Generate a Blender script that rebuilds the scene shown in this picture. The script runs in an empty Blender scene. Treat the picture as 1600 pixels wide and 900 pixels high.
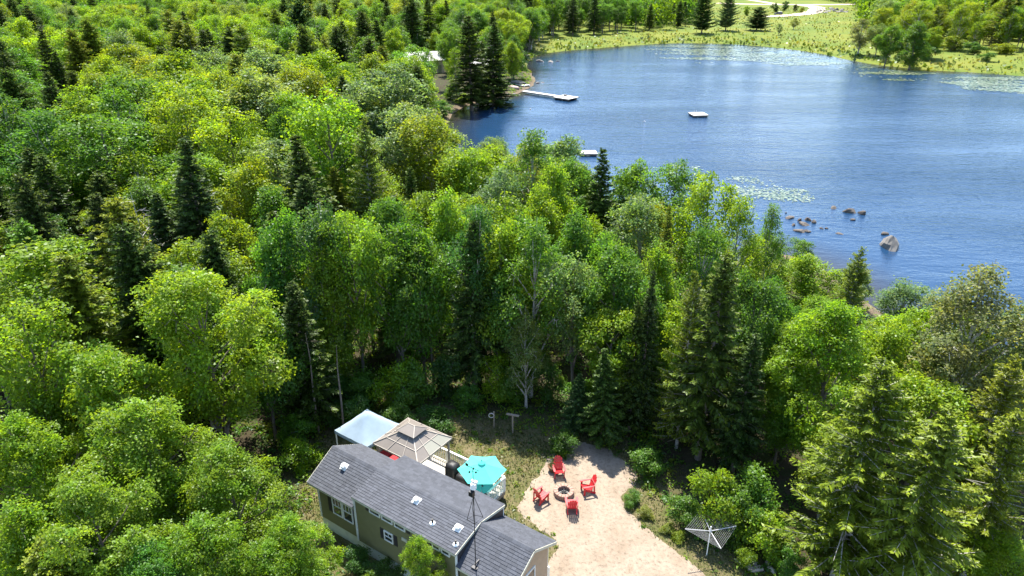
import bpy, math, random
import numpy as np
from mathutils import Vector, Matrix

# ------------------------------------------------------------------ camera, sky, sun, exposure
scene = bpy.context.scene
COL = scene.collection
FPX, PITCH, CAMH = 1101.0, math.radians(25.0), 26.5          # focal length in photo pixels (1600 wide), pitch down, height
cam_data = bpy.data.cameras.new('camera')
cam_data.sensor_width = 36.0
cam_data.lens = 36.0 * FPX / 1600.0
cam_data.clip_start = 0.5
cam_data.clip_end = 6000.0
cam = bpy.data.objects.new('camera', cam_data)
COL.objects.link(cam)
cam.location = (0, 0, CAMH)
cam.rotation_euler = (math.radians(90) - PITCH, 0, 0)
scene.camera = cam

SUN_EL, SUN_AZ = math.radians(63), math.radians(-7)          # azimuth from +Y towards +X: the sun stands beyond the woods
sun_from = Vector((math.sin(SUN_AZ) * math.cos(SUN_EL), math.cos(SUN_AZ) * math.cos(SUN_EL), math.sin(SUN_EL)))
world = bpy.data.worlds.new('World')
scene.world = world
world.use_nodes = True
wn = world.node_tree
sky = wn.nodes.new('ShaderNodeTexSky')
sky.sky_type = 'NISHITA'
sky.sun_disc = False
sky.sun_elevation = SUN_EL
sky.sun_rotation = SUN_AZ % (2 * math.pi)
sky.air_density = 1.0
sky.dust_density = 0.6
sky.ozone_density = 2.0
wn.links.new(sky.outputs[0], wn.nodes['Background'].inputs[0])
wn.nodes['Background'].inputs[1].default_value = 0.15
sun_data = bpy.data.lights.new('sun', 'SUN')
sun_data.energy = 5.0
sun_data.angle = math.radians(0.53)
sun_data.color = (1.0, 0.95, 0.86)
sun = bpy.data.objects.new('sun', sun_data)
COL.objects.link(sun)
sun.rotation_euler = (-sun_from).to_track_quat('-Z', 'Y').to_euler()
sun.location = (0, 0, 80)
scene.view_settings.view_transform = 'Standard'
scene.view_settings.look = 'None'
scene.view_settings.gamma = 1.0
scene.view_settings.exposure = 1.52
scene.render.engine = 'CYCLES'
scene.cycles.max_bounces = 8
scene.cycles.diffuse_bounces = 3
scene.cycles.glossy_bounces = 3
scene.cycles.transmission_bounces = 5
scene.cycles.sample_clamp_indirect = 6.0
scene.cycles.sample_clamp_direct = 5.0
scene.cycles.use_denoising = True

rng = np.random.default_rng(11)
random.seed(11)

# ------------------------------------------------------------------ where a photo pixel meets a level plane (used to lay the place out)
def at(x, y, z=0.0):
    dx, dy = (x - 800) / FPX, (450 - y) / FPX
    d = (dx, math.cos(PITCH) + dy * math.sin(PITCH), -math.sin(PITCH) + dy * math.cos(PITCH))
    t = (z - CAMH) / d[2]
    return (d[0] * t, d[1] * t)

def proj(x, y, z):
    vz = z - CAMH
    zc = y * math.cos(PITCH) - vz * math.sin(PITCH)
    yc = y * math.sin(PITCH) + vz * math.cos(PITCH)
    if zc < 0.1:
        return (-9999, -9999)
    return (800 + FPX * x / zc, 450 - FPX * yc / zc)

# ------------------------------------------------------------------ materials
def lin(r, g, b):
    f = lambda c: (c / 12.92 if c <= 0.04045 else ((c + 0.055) / 1.055) ** 2.4)
    return (f(r / 255), f(g / 255), f(b / 255), 1.0)

def nmat(name):
    m = bpy.data.materials.new(name)
    m.use_nodes = True
    return m, m.node_tree.nodes, m.node_tree.links, m.node_tree.nodes['Principled BSDF']

def ramp(N, stops, interp='LINEAR'):
    r = N.new('ShaderNodeValToRGB')
    el = r.color_ramp.elements
    while len(el) < len(stops):
        el.new(0.5)
    for e, (p, c) in zip(el, stops):
        e.position = p
        e.color = c if len(c) == 4 else (*c, 1)
    r.color_ramp.interpolation = interp
    return r

def noise(N, L, scale, detail=4, rough=0.6, coord='Object', vec=None, stretch=None):
    t = N.new('ShaderNodeTexNoise')
    t.inputs['Scale'].default_value = scale
    t.inputs['Detail'].default_value = detail
    t.inputs['Roughness'].default_value = rough
    src = vec
    if src is None:
        tc = N.new('ShaderNodeTexCoord')
        src = tc.outputs[coord]
    if stretch:
        mp = N.new('ShaderNodeMapping')
        mp.inputs['Scale'].default_value = stretch
        L.new(src, mp.inputs[0])
        src = mp.outputs[0]
    L.new(src, t.inputs['Vector'])
    return t

def mixc(N, L, fac, a, b, mode='MIX'):
    m = N.new('ShaderNodeMix')
    m.data_type = 'RGBA'
    m.blend_type = mode
    for sock, v in ((m.inputs[0], fac), (m.inputs[6], a), (m.inputs[7], b)):
        if hasattr(v, 'is_linked'):
            L.new(v, sock)
        else:
            sock.default_value = v
    return m.outputs[2]

def simple(name, col, rough=0.6, var=0.15, scale=8.0, metal=0.0, bump=0.0, island=0.0):
    """Base colour with blotchy wear; island > 0 gives every loose piece a slightly different value."""
    m, N, L, P = nmat(name)
    n = noise(N, L, scale, 5, 0.65)
    lo = tuple(c * (1 - var) for c in col[:3])
    hi = tuple(min(1, c * (1 + var)) for c in col[:3])
    r = ramp(N, [(0.3, lo), (0.7, hi)])
    L.new(n.outputs[0], r.inputs[0])
    out = r.outputs[0]
    if island:
        g = N.new('ShaderNodeNewGeometry')
        ir = ramp(N, [(0, (1 - island,) * 3), (1, (1 + island,) * 3)])
        L.new(g.outputs['Random Per Island'], ir.inputs[0])
        out = mixc(N, L, 1.0, out, ir.outputs[0], 'MULTIPLY')
    L.new(out, P.inputs['Base Color'])
    P.inputs['Roughness'].default_value = rough
    P.inputs['Metallic'].default_value = metal
    if bump:
        b = N.new('ShaderNodeBump')
        b.inputs['Strength'].default_value = 0.6
        b.inputs['Distance'].default_value = bump
        L.new(n.outputs[0], b.inputs['Height'])
        L.new(b.outputs[0], P.inputs['Normal'])
    return m

def leaf_material(name, source, trans=0.46, gain=2.1, gloss=0.012, spread=0.25, warm=(1.12, 1.0, 0.5)):
    """Leaf: diffuse + light coming through + a little sheen. Every leaf (loose island) differs a little."""
    m, N, L, P = nmat(name)
    N.remove(P)
    if source == 'object':
        at_ = N.new('ShaderNodeAttribute')
        at_.attribute_name = 'tone'                       # varies clump to clump; conifers paler towards the branch tips
        s = mixc(N, L, 1.0, N.new('ShaderNodeObjectInfo').outputs['Color'], at_.outputs['Color'], 'MULTIPLY')
    else:
        a = N.new('ShaderNodeAttribute')
        a.attribute_name = 'tone'
        s = a.outputs['Color']
    g = N.new('ShaderNodeNewGeometry')
    r = ramp(N, [(0, (1 - spread, 1 - spread, 1 - spread * 0.6)), (0.55, (1, 1, 1)), (1, (1 + spread * 1.15, 1 + spread, 1 - spread * 0.3))])
    L.new(g.outputs['Random Per Island'], r.inputs[0])
    base = mixc(N, L, 1.0, s, r.outputs[0], 'MULTIPLY')
    thru = mixc(N, L, 1.0, base, (gain * warm[0], gain * warm[1], gain * warm[2], 1), 'MULTIPLY')
    d = N.new('ShaderNodeBsdfDiffuse')
    L.new(base, d.inputs[0])
    t = N.new('ShaderNodeBsdfTranslucent')
    L.new(thru, t.inputs[0])
    mx = N.new('ShaderNodeMixShader')
    mx.inputs[0].default_value = trans
    L.new(d.outputs[0], mx.inputs[1])
    L.new(t.outputs[0], mx.inputs[2])
    gl = N.new('ShaderNodeBsdfGlossy')
    gl.inputs['Roughness'].default_value = 0.42
    gl.inputs['Color'].default_value = (0.9, 0.95, 1, 1)
    m2 = N.new('ShaderNodeMixShader')
    m2.inputs[0].default_value = gloss
    L.new(mx.outputs[0], m2.inputs[1])
    L.new(gl.outputs[0], m2.inputs[2])
    L.new(m2.outputs[0], N['Material Output'].inputs[0])
    return m

M = {}
M['leaf'] = leaf_material('leaf', 'object')
M['needle'] = leaf_material('needle', 'object', trans=0.25, gain=1.5, gloss=0.01, spread=0.35)
M['leaf_far'] = leaf_material('leaf_far', 'tone')
M['needle_far'] = leaf_material('needle_far', 'tone', trans=0.25, gain=1.5, gloss=0.01, spread=0.35)
M['grassblade'] = leaf_material('grassblade', 'tone', trans=0.35, gain=1.3, gloss=0.03)
M['bark'] = simple('bark', (0.13, 0.105, 0.085), 0.9, 0.45, 6, bump=0.03)
M['bark_pale'] = simple('bark_pale', (0.34, 0.31, 0.27), 0.85, 0.4, 5, bump=0.02)
M['dead'] = simple('dead_wood', (0.42, 0.39, 0.35), 0.85, 0.3, 6)

# ------------------------------------------------------------------ object helpers
def link(o, parent=None):
    COL.objects.link(o)
    if parent is not None:
        o.parent = parent
    return o

def tag(o, label=None, cat=None, group=None, kind=None):
    if label: o['label'] = label
    if cat: o['category'] = cat
    if group: o['group'] = group
    if kind: o['kind'] = kind
    return o

def empty(name, loc, rz=0.0, label=None, cat=None, group=None):
    o = bpy.data.objects.new(name, None)
    o.empty_display_size = 0.3
    link(o)
    o.location = loc
    o.rotation_euler = (0, 0, rz)
    return tag(o, label, cat, group)

def np_mesh(name, V, F, mat, tone=None):
    """Mesh of quads from numpy arrays; tone: a colour per vertex."""
    V = np.ascontiguousarray(V, np.float32)
    F = np.ascontiguousarray(F, np.int32)
    me = bpy.data.meshes.new(name)
    me.vertices.add(len(V))
    me.vertices.foreach_set('co', V.ravel())
    k = F.shape[1]
    me.loops.add(F.size)
    me.loops.foreach_set('vertex_index', F.ravel())
    me.polygons.add(len(F))
    me.polygons.foreach_set('loop_start', np.arange(0, F.size, k, dtype=np.int32))
    me.polygons.foreach_set('loop_total', np.full(len(F), k, np.int32))
    if tone is not None:
        at_ = me.attributes.new('tone', 'FLOAT_COLOR', 'POINT')
        c = np.ones((len(V), 4), np.float32)
        c[:, :3] = tone
        at_.data.foreach_set('color', c.ravel())
    me.update(calc_edges=True)
    me.materials.append(mat)
    return me

class MB:
    """Collects shapes; build() links them as ONE mesh object."""
    def __init__(s):
        s.v, s.f = [], []
    def add(s, vs, fs):
        o = len(s.v)
        s.v += [tuple(map(float, p)) for p in vs]
        s.f += [tuple(i + o for i in f) for f in fs]
        return s
    def box(s, c, d, rz=0.0, R=None):
        vs = []
        for i in range(8):
            p = Vector((d[0] * ((i & 1) - .5), d[1] * ((i >> 1 & 1) - .5), d[2] * ((i >> 2 & 1) - .5)))
            p = (R @ p) if R else Matrix.Rotation(rz, 3, 'Z') @ p
            vs.append(p + Vector(c))
        return s.add(vs, [(0, 2, 3, 1), (4, 5, 7, 6), (0, 1, 5, 4), (2, 6, 7, 3), (0, 4, 6, 2), (1, 3, 7, 5)])
    def beam(s, a, b, w, h, up=(0, 0, 1)):
        a, b = Vector(a), Vector(b)
        d = (b - a).normalized()
        u = Vector(up)
        x = d.cross(u)
        if x.length < 1e-4:
            x = d.cross(Vector((1, 0, 0)))
        x.normalize()
        y = x.cross(d)
        R = Matrix((x, d, y)).transposed()
        return s.box((a + b) / 2, (w, (b - a).length, h), R=R)
    def tube(s, pts, rad, n=7, cap=True):
        pts = [Vector(p) for p in pts]
        rings = []
        for i, p in enumerate(pts):
            d = (pts[min(i + 1, len(pts) - 1)] - pts[max(i - 1, 0)]).normalized()
            x = d.cross(Vector((0.13, 0.31, 1)) if abs(d.z) < 0.9 else Vector((1, 0.2, 0))).normalized()
            y = d.cross(x)
            r = rad[i] if hasattr(rad, '__len__') else rad
            rings.append([p + (x * math.cos(2 * math.pi * k / n) + y * math.sin(2 * math.pi * k / n)) * r for k in range(n)])
        vs = [p for R in rings for p in R]
        fs = [(i * n + k, i * n + (k + 1) % n, (i + 1) * n + (k + 1) % n, (i + 1) * n + k) for i in range(len(pts) - 1) for k in range(n)]
        if cap:
            fs += [tuple(range(n))[::-1], tuple(range((len(pts) - 1) * n, len(pts) * n))]
        return s.add(vs, fs)
    def lathe(s, prof, c=(0, 0, 0), n=20):
        vs = [(c[0] + r * math.cos(2 * math.pi * k / n), c[1] + r * math.sin(2 * math.pi * k / n), c[2] + z) for r, z in prof for k in range(n)]
        fs = [(i * n + k, i * n + (k + 1) % n, (i + 1) * n + (k + 1) % n, (i + 1) * n + k) for i in range(len(prof) - 1) for k in range(n)]
        return s.add(vs, fs)
    def prism(s, poly, z0, z1):
        n = len(poly)
        vs = [(x, y, z0) for x, y in poly] + [(x, y, z1) for x, y in poly]
        return s.add(vs, [tuple(range(n))[::-1], tuple(range(n, 2 * n))] + [(i, (i + 1) % n, n + (i + 1) % n, n + i) for i in range(n)])
    def slab(s, quad, t):
        """A plate: four corners in order, thickness t below their plane."""
        q = [Vector(p) for p in quad]
        nrm = (q[1] - q[0]).cross(q[-1] - q[0]).normalized()
        vs = q + [p - nrm * t for p in q]
        n = len(q)
        return s.add(vs, [tuple(range(n)), tuple(range(n, 2 * n))[::-1]] + [(i, n + i, n + (i + 1) % n, (i + 1) % n) for i in range(n)])
    def mesh(s, name, mat):
        me = bpy.data.meshes.new(name)
        me.from_pydata(s.v, [], s.f)
        me.update()
        me.materials.append(mat)
        return me
    def build(s, name, mat, parent=None, smooth=False, bevel=0.0):
        me = s.mesh(name, mat)
        if smooth:
            me.polygons.foreach_set('use_smooth', [True] * len(me.polygons))
        o = link(bpy.data.objects.new(name, me), parent)
        if bevel:
            b = o.modifiers.new('bevel', 'BEVEL')
            b.width = bevel
            b.segments = 1
        return o

def copy_tree(o, parent=None):
    c = o.copy()
    link(c)
    c.parent = parent
    for ch in o.children:
        copy_tree(ch, c)
    return c

# ------------------------------------------------------------------ layout polygons (ground plan)
WATER_Z = -1.5
POND_PX = [(698, 250), (688, 215), (700, 178), (738, 160), (790, 152), (812, 144), (838, 128), (826, 112), (818, 100), (836, 86), (880, 79), (960, 73), (1060, 66), (1180, 70),
           (1290, 84), (1330, 95), (1420, 108), (1520, 113), (1600, 119), (1750, 130), (2100, 190), (2500, 420), (2300, 640), (1900, 640), (1640, 600), (1520, 572), (1420, 520),
           (1345, 470), (1290, 428), (1215, 392), (1130, 415), (1060, 408), (990, 392), (930, 345), (860, 312), (790, 285), (735, 268)]
POND = np.array([at(x, y, WATER_Z) for x, y in POND_PX])
def smooth_poly(P, k=2):
    for _ in range(k):
        Q = np.roll(P, -1, 0)
        P = np.stack([P * .75 + Q * .25, P * .25 + Q * .75], 1).reshape(-1, 2)
    return P
POND = smooth_poly(POND)

def sdist(P, x, y):
    """Distance to a polygon's edge, positive outside."""
    x, y = np.asarray(x, float), np.asarray(y, float)
    shp = x.shape
    X, Y = x.reshape(-1, 1), np.broadcast_to(y, shp).reshape(-1, 1)
    A, B = P, np.roll(P, -1, 0)
    E_ = B - A
    inv = 1 / np.maximum((E_ ** 2).sum(1), 1e-9)
    dy = np.where(np.abs(E_[:, 1]) < 1e-12, 1e-12, E_[:, 1])
    out = np.empty(len(X))
    for i in range(0, len(X), 8000):
        xs, ys = X[i:i + 8000], Y[i:i + 8000]
        t = np.clip(((xs - A[:, 0]) * E_[:, 0] + (ys - A[:, 1]) * E_[:, 1]) * inv, 0, 1)
        d = np.sqrt(((xs - A[:, 0] - t * E_[:, 0]) ** 2 + (ys - A[:, 1] - t * E_[:, 1]) ** 2).min(1))
        cr = ((A[:, 1] > ys) != (B[:, 1] > ys)) & (xs < E_[:, 0] * (ys - A[:, 1]) / dy + A[:, 0])
        out[i:i + 8000] = np.where(cr.sum(1) % 2 == 1, -d, d)
    return out.reshape(shp)

def px_poly(pts, z=0.0, k=2):
    return smooth_poly(np.array([at(x, y, z) for x, y in pts]), k)

LIT = px_poly([(530, 672), (640, 655), (790, 700), (850, 735), (905, 745), (935, 775), (960, 800), (1050, 900), (450, 900), (450, 760)])
CLEARING = px_poly([(452, 700), (520, 628), (640, 622), (730, 640), (830, 652), (900, 672), (975, 690), (1030, 740), (1080, 800), (1150, 850), (1230, 920), (1300, 1100), (900, 1500), (640, 1300), (500, 960), (440, 800)])
GRAVEL = px_poly([(796, 796), (826, 766), (842, 735), (862, 706), (905, 688), (958, 706), (1000, 742), (968, 778), (985, 806), (1040, 848), (1098, 896), (1190, 990), (1210, 1300), (830, 1300), (838, 920), (862, 862), (872, 838)])
MEADOW = px_poly([(808, 98), (836, 70), (900, 58), (980, 50), (1078, 46), (1096, 30), (1092, 8), (1120, -3), (1240, -6), (1330, 6), (1345, 30), (1338, 58), (1420, 82), (1520, 78), (1620, 82), (1800, 92), (1800, 145), (1600, 128), (1400, 120), (1300, 100), (1180, 85), (1060, 80), (960, 88), (830, 105)], k=1)

def wobble(x, y, s, a, seed=0.0):
    return a * (np.sin(x / s + seed + 1.3 * np.sin(y / s * .7 + seed)) + np.sin(y / s * 1.13 + 2.1 + seed + 1.1 * np.sin(x / s * .83)) + .6 * np.sin((x + y) / s * 2.3 + seed)) / 2.6

def ground_z(x, y):
    x, y = np.asarray(x, float), np.asarray(y, float)
    s = sdist(POND, x, y) + wobble(x, y, 2.3, 0.5)
    t = np.clip(s / 20, 0, 1)
    up = WATER_Z + 0.10 + 1.4 * (t * t * (3 - 2 * t)) + np.clip(s, 0, 1.5) * 0.12
    z = np.where(s > 0, np.minimum(up, 0.0), WATER_Z + 0.10 + np.maximum(s * 0.28, -2.2))
    return z

# ------------------------------------------------------------------ terrain
def axis(parts):
    out = [parts[0][0]]
    for (a, b, st) in parts:
        while out[-1] < b - 1e-6:
            out.append(out[-1] + st)
    return np.array(out)
gx = axis([(-3000, -600, 240), (-600, -200, 25), (-200, -70, 5), (-70, 110, 0.9), (110, 260, 3), (260, 700, 22), (700, 3000, 230)])
gy = axis([(-60, 14, 8), (14, 130, 0.9), (130, 300, 1.7), (300, 560, 8), (560, 1000, 40), (1000, 4200, 320)])
GX, GY = np.meshgrid(gx, gy)
gzz = ground_z(GX, GY)
nx, ny = len(gx), len(gy)
V = np.stack([GX.ravel(), GY.ravel(), gzz.ravel()], 1)
ii = np.arange((ny - 1) * nx).reshape(ny - 1, nx)[:, :-1].ravel()
F = np.stack([ii, ii + 1, ii + nx + 1, ii + nx], 1)
def blend(P, w, jit, sc):
    d = sdist(P, V[:, 0], V[:, 1]) + wobble(V[:, 0], V[:, 1], sc, jit)
    return np.clip(0.5 - d / w, 0, 1)
zone = np.zeros((len(V), 3), np.float32)
zone[:, 0] = np.maximum(blend(MEADOW, 6, 2.0, 5), np.clip((V[:, 1] - 165) / 15, 0, 1) * np.clip((V[:, 0] - 5) / 10, 0, 1))
zone[:, 1] = blend(CLEARING, 2.5, 0.6, 1.3)
sd_all = sdist(POND, V[:, 0], V[:, 1])
zone[:, 2] = np.clip(1 - sd_all / 2.5, 0, 1)

def ground_material():
    m, N, L, P = nmat('ground')
    tc = N.new('ShaderNodeTexCoord')
    a = N.new('ShaderNodeAttribute')
    a.attribute_name = 'tone'
    sep = N.new('ShaderNodeSeparateColor')
    L.new(a.outputs['Color'], sep.inputs[0])
    n1 = noise(N, L, 0.9, 8, 0.7)
    n2 = noise(N, L, 6.0, 6, 0.7)
    n3 = noise(N, L, 0.06, 6, 0.6)
    litter = ramp(N, [(0.3, (0.022, 0.02, 0.012)), (0.48, (0.045, 0.035, 0.02)), (0.58, (0.03, 0.045, 0.012)), (0.75, (0.085, 0.06, 0.035))])
    L.new(n1.outputs[0], litter.inputs[0])
    scrub = ramp(N, [(0.28, (0.035, 0.048, 0.014)), (0.45, (0.075, 0.08, 0.025)), (0.55, (0.12, 0.1, 0.05)), (0.72, (0.22, 0.175, 0.115))])
    mxn = mixc(N, L, 0.5, n1.outputs[0], n2.outputs[0])
    L.new(mxn, scrub.inputs[0])
    mead = ramp(N, [(0.3, (0.045, 0.085, 0.014)), (0.44, (0.085, 0.125, 0.018)), (0.55, (0.135, 0.15, 0.02)), (0.7, (0.17, 0.165, 0.04))])
    mx3 = mixc(N, L, 0.45, n3.outputs[0], n1.outputs[0])
    L.new(mx3, mead.inputs[0])
    shore = ramp(N, [(0.35, (0.05, 0.035, 0.022)), (0.65, (0.2, 0.15, 0.1))])
    L.new(n2.outputs[0], shore.inputs[0])
    c = mixc(N, L, sep.outputs[1], litter.outputs[0], scrub.outputs[0])
    c = mixc(N, L, sep.outputs[2], c, shore.outputs[0])
    c = mixc(N, L, sep.outputs[0], c, mead.outputs[0])
    L.new(c, P.inputs['Base Color'])
    P.inputs['Roughness'].default_value = 0.95
    P.inputs['Specular IOR Level'].default_value = 0.15
    b = N.new('ShaderNodeBump')
    b.inputs['Distance'].default_value = 0.12
    L.new(mxn, b.inputs['Height'])
    L.new(b.outputs[0], P.inputs['Normal'])
    return m
g = link(bpy.data.objects.new('ground', np_mesh('ground', V, F, ground_material(), zone)))
g.data.polygons.foreach_set('use_smooth', [True] * len(g.data.polygons))
tag(g, 'forest floor, scrub and meadow round the pond', None, None, 'structure')

# pond
def water_material():
    m, N, L, P = nmat('pond_water')
    wa = N.new('ShaderNodeAttribute')
    wa.attribute_name = 'tone'
    ws = N.new('ShaderNodeSeparateColor')
    L.new(wa.outputs['Color'], ws.inputs[0])
    L.new(mixc(N, L, ws.outputs[1], (0.010, 0.034, 0.078, 1), (0.022, 0.018, 0.014, 1)), P.inputs['Base Color'])
    P.inputs['Roughness'].default_value = 0.1
    P.inputs['IOR'].default_value = 1.333
    tc = N.new('ShaderNodeTexCoord')
    a = noise(N, L, 0.36, 3, 0.5, stretch=(0.7, 1.9, 1))
    a.inputs['Distortion'].default_value = 0.6
    b = noise(N, L, 1.5, 3, 0.6, stretch=(1.0, 1.9, 1))
    big = noise(N, L, 0.03, 3, 0.55, stretch=(0.5, 1.9, 1))
    h = mixc(N, L, 0.32, a.outputs[0], b.outputs[0])
    amp = ramp(N, [(0.33, (0.45,) * 3), (0.62, (1.2,) * 3)])
    L.new(big.outputs[0], amp.inputs[0])
    h = mixc(N, L, 1.0, h, amp.outputs[0], 'MULTIPLY')
    lr_ = ramp(N, [(0.0, (0.28,) * 3), (0.8, (1,) * 3)])
    L.new(ws.outputs[0], lr_.inputs[0])
    h = mixc(N, L, 1.0, h, lr_.outputs[0], 'MULTIPLY')
    bp = N.new('ShaderNodeBump')
    bp.inputs['Strength'].default_value = 1.0
    bp.inputs['Distance'].default_value = 0.4
    L.new(h, bp.inputs['Height'])
    L.new(bp.outputs[0], P.inputs['Normal'])
    return m
lo, hi = POND.min(0) - 6, POND.max(0) + 6
wx, wy = np.linspace(lo[0], hi[0], 110), np.linspace(lo[1], hi[1], 90)
WX, WY = np.meshgrid(wx, wy)
wsd = -sdist(POND, WX, WY) + wobble(WX, WY, 7, 2.0)
lee = np.clip(wsd / 34, 0, 1) * np.clip((WX + 30 - (WY - 110) * .12) / 55, .12, 1)      # wind reaches open water, not the sheltered bay
sh = np.clip(1 - wsd / 7, 0, 1)
ii = np.arange(89 * 110).reshape(89, 110)[:, :-1].ravel()
pw = link(bpy.data.objects.new('pond', np_mesh('pond', np.stack([WX.ravel(), WY.ravel(), np.full(WX.size, WATER_Z)], 1), np.stack([ii, ii + 1, ii + 111, ii + 110], 1), water_material(), np.stack([lee.ravel(), sh.ravel(), sh.ravel()], 1))))
tag(pw, 'rippled blue pond among the woods', None, None, 'structure')

# gravel yard: a sheet that rises just above the ground inside its outline and dips under it outside
def gravel_material():
    m, N, L, P = nmat('gravel')
    n1 = noise(N, L, 0.5, 8, 0.7)
    n2 = noise(N, L, 5, 8, 0.78)
    n3 = noise(N, L, 1.3, 5, 0.65, stretch=(1.0, 0.3, 1))
    r = ramp(N, [(0.3, (0.155, 0.115, 0.080)), (0.42, (0.225, 0.176, 0.130)), (0.58, (0.275, 0.224, 0.172)), (0.72, (0.17, 0.12, 0.078))])
    L.new(mixc(N, L, 0.4, n1.outputs[0], n3.outputs[0]), r.inputs[0])
    r2 = ramp(N, [(0.32, (0.45, 0.43, 0.41)), (0.47, (0.92, 0.92, 0.92)), (0.7, (1.12, 1.1, 1.07))])
    L.new(n2.outputs[0], r2.inputs[0])
    L.new(mixc(N, L, 1.0, r.outputs[0], r2.outputs[0], 'MULTIPLY'), P.inputs['Base Color'])
    P.inputs['Roughness'].default_value = 0.95
    P.inputs['Specular IOR Level'].default_value = 0.15
    b = N.new('ShaderNodeBump')
    b.inputs['Distance'].default_value = 0.03
    L.new(n2.outputs[0], b.inputs['Height'])
    L.new(b.outputs[0], P.inputs['Normal'])
    return m
lo, hi = GRAVEL.min(0) - 2, GRAVEL.max(0) + 2
lo[1] = max(lo[1], 10)
ax_, ay_ = np.arange(lo[0], hi[0], .2), np.arange(lo[1], hi[1], .2)
AX, AY = np.meshgrid(ax_, ay_)
sd = sdist(GRAVEL, AX, AY) + wobble(AX, AY, 0.6, 0.22) + wobble(AX, AY, 0.17, 0.1, 3)
AZ = ground_z(AX, AY) + np.clip(-sd * 0.08, -0.06, 0.03) + wobble(AX, AY, .35, 0.008)
ii = np.arange((len(ay_) - 1) * len(ax_)).reshape(len(ay_) - 1, len(ax_))[:, :-1].ravel()
Fg = np.stack([ii, ii + 1, ii + len(ax_) + 1, ii + len(ax_)], 1)
Fg = Fg[(sd.ravel()[Fg] < 0.5).any(1)]
gy_o = link(bpy.data.objects.new('gravel_yard', np_mesh('gravel_yard', np.stack([AX.ravel(), AY.ravel(), AZ.ravel()], 1), Fg, gravel_material())))
tag(gy_o, 'pale gravel yard and drive beside the cabin', None, None, 'structure')

# far dirt road
M['dirt'] = simple('dirt_road', (0.46, 0.37, 0.26), 0.95, 0.15, 0.3)
def ribbon(pts, w, name, label):
    P_ = [Vector((*at(x, y, 0), 0)) for x, y in pts]
    fine = []
    for i in range(len(P_) - 1):
        a, b, c, d = P_[max(i - 1, 0)], P_[i], P_[i + 1], P_[min(i + 2, len(P_) - 1)]
        for k in range(8):
            t = k / 8
            fine.append(0.5 * ((2 * b) + (c - a) * t + (2 * a - 5 * b + 4 * c - d) * t * t + (3 * b - a - 3 * c + d) * t ** 3))
    fine.append(P_[-1])
    vs, fs = [], []
    for i, p in enumerate(fine):
        d = (fine[min(i + 1, len(fine) - 1)] - fine[max(i - 1, 0)]).normalized()
        n = Vector((-d.y, d.x, 0)) * w / 2 * (1 + 0.12 * math.sin(i * 1.7))
        zz = float(ground_z(p.x, p.y)) + 0.12
        vs += [(p.x + n.x, p.y + n.y, zz), (p.x - n.x, p.y - n.y, zz)]
        if i:
            fs.append((2 * i - 2, 2 * i - 1, 2 * i + 1, 2 * i))
    return tag(MB().add(vs, fs).build(name, M['dirt']), label, None, None, 'structure')
ribbon([(1120, 5), (1180, 7), (1250, 7.5), (1330, 7), (1420, 4)], 10, 'road', 'pale dirt road across the far meadow')
ribbon([(1252, 8), (1276, 12), (1268, 20), (1230, 24.5), (1190, 26)], 9, 'road', 'curved end of the pale dirt road beside the parked car').location.z = 0.02
ribbon([(1170, 0), (1190, 3), (1215, 7)], 6, 'road', 'short branch of the pale dirt road at the top').location.z = 0.04

# ------------------------------------------------------------------ tree shapes
def unit(v):
    return v / np.maximum(np.linalg.norm(v, axis=-1, keepdims=True), 1e-9)

def leaf_quads(C, Nrm, L, W, r, along=None, fold=0.25):
    """One folded rhombus per leaf: centres C, normals Nrm, length L, width W."""
    n = len(C)
    Nrm = unit(Nrm)
    t = r.normal(size=(n, 3)) if along is None else along
    t = unit(t - (t * Nrm).sum(1, keepdims=True) * Nrm)
    s = np.cross(Nrm, t)
    L = np.broadcast_to(L, (n,))[:, None]
    W = np.broadcast_to(W, (n,))[:, None]
    dz = Nrm * W * fold
    V = np.empty((n, 4, 3))
    V[:, 0] = C - t * L / 2
    V[:, 1] = C + s * W / 2 + dz - t * L * 0.08
    V[:, 2] = C + t * L / 2
    V[:, 3] = C - s * W / 2 + dz - t * L * 0.08
    return V.reshape(-1, 3), np.arange(n * 4).reshape(n, 4)

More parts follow.
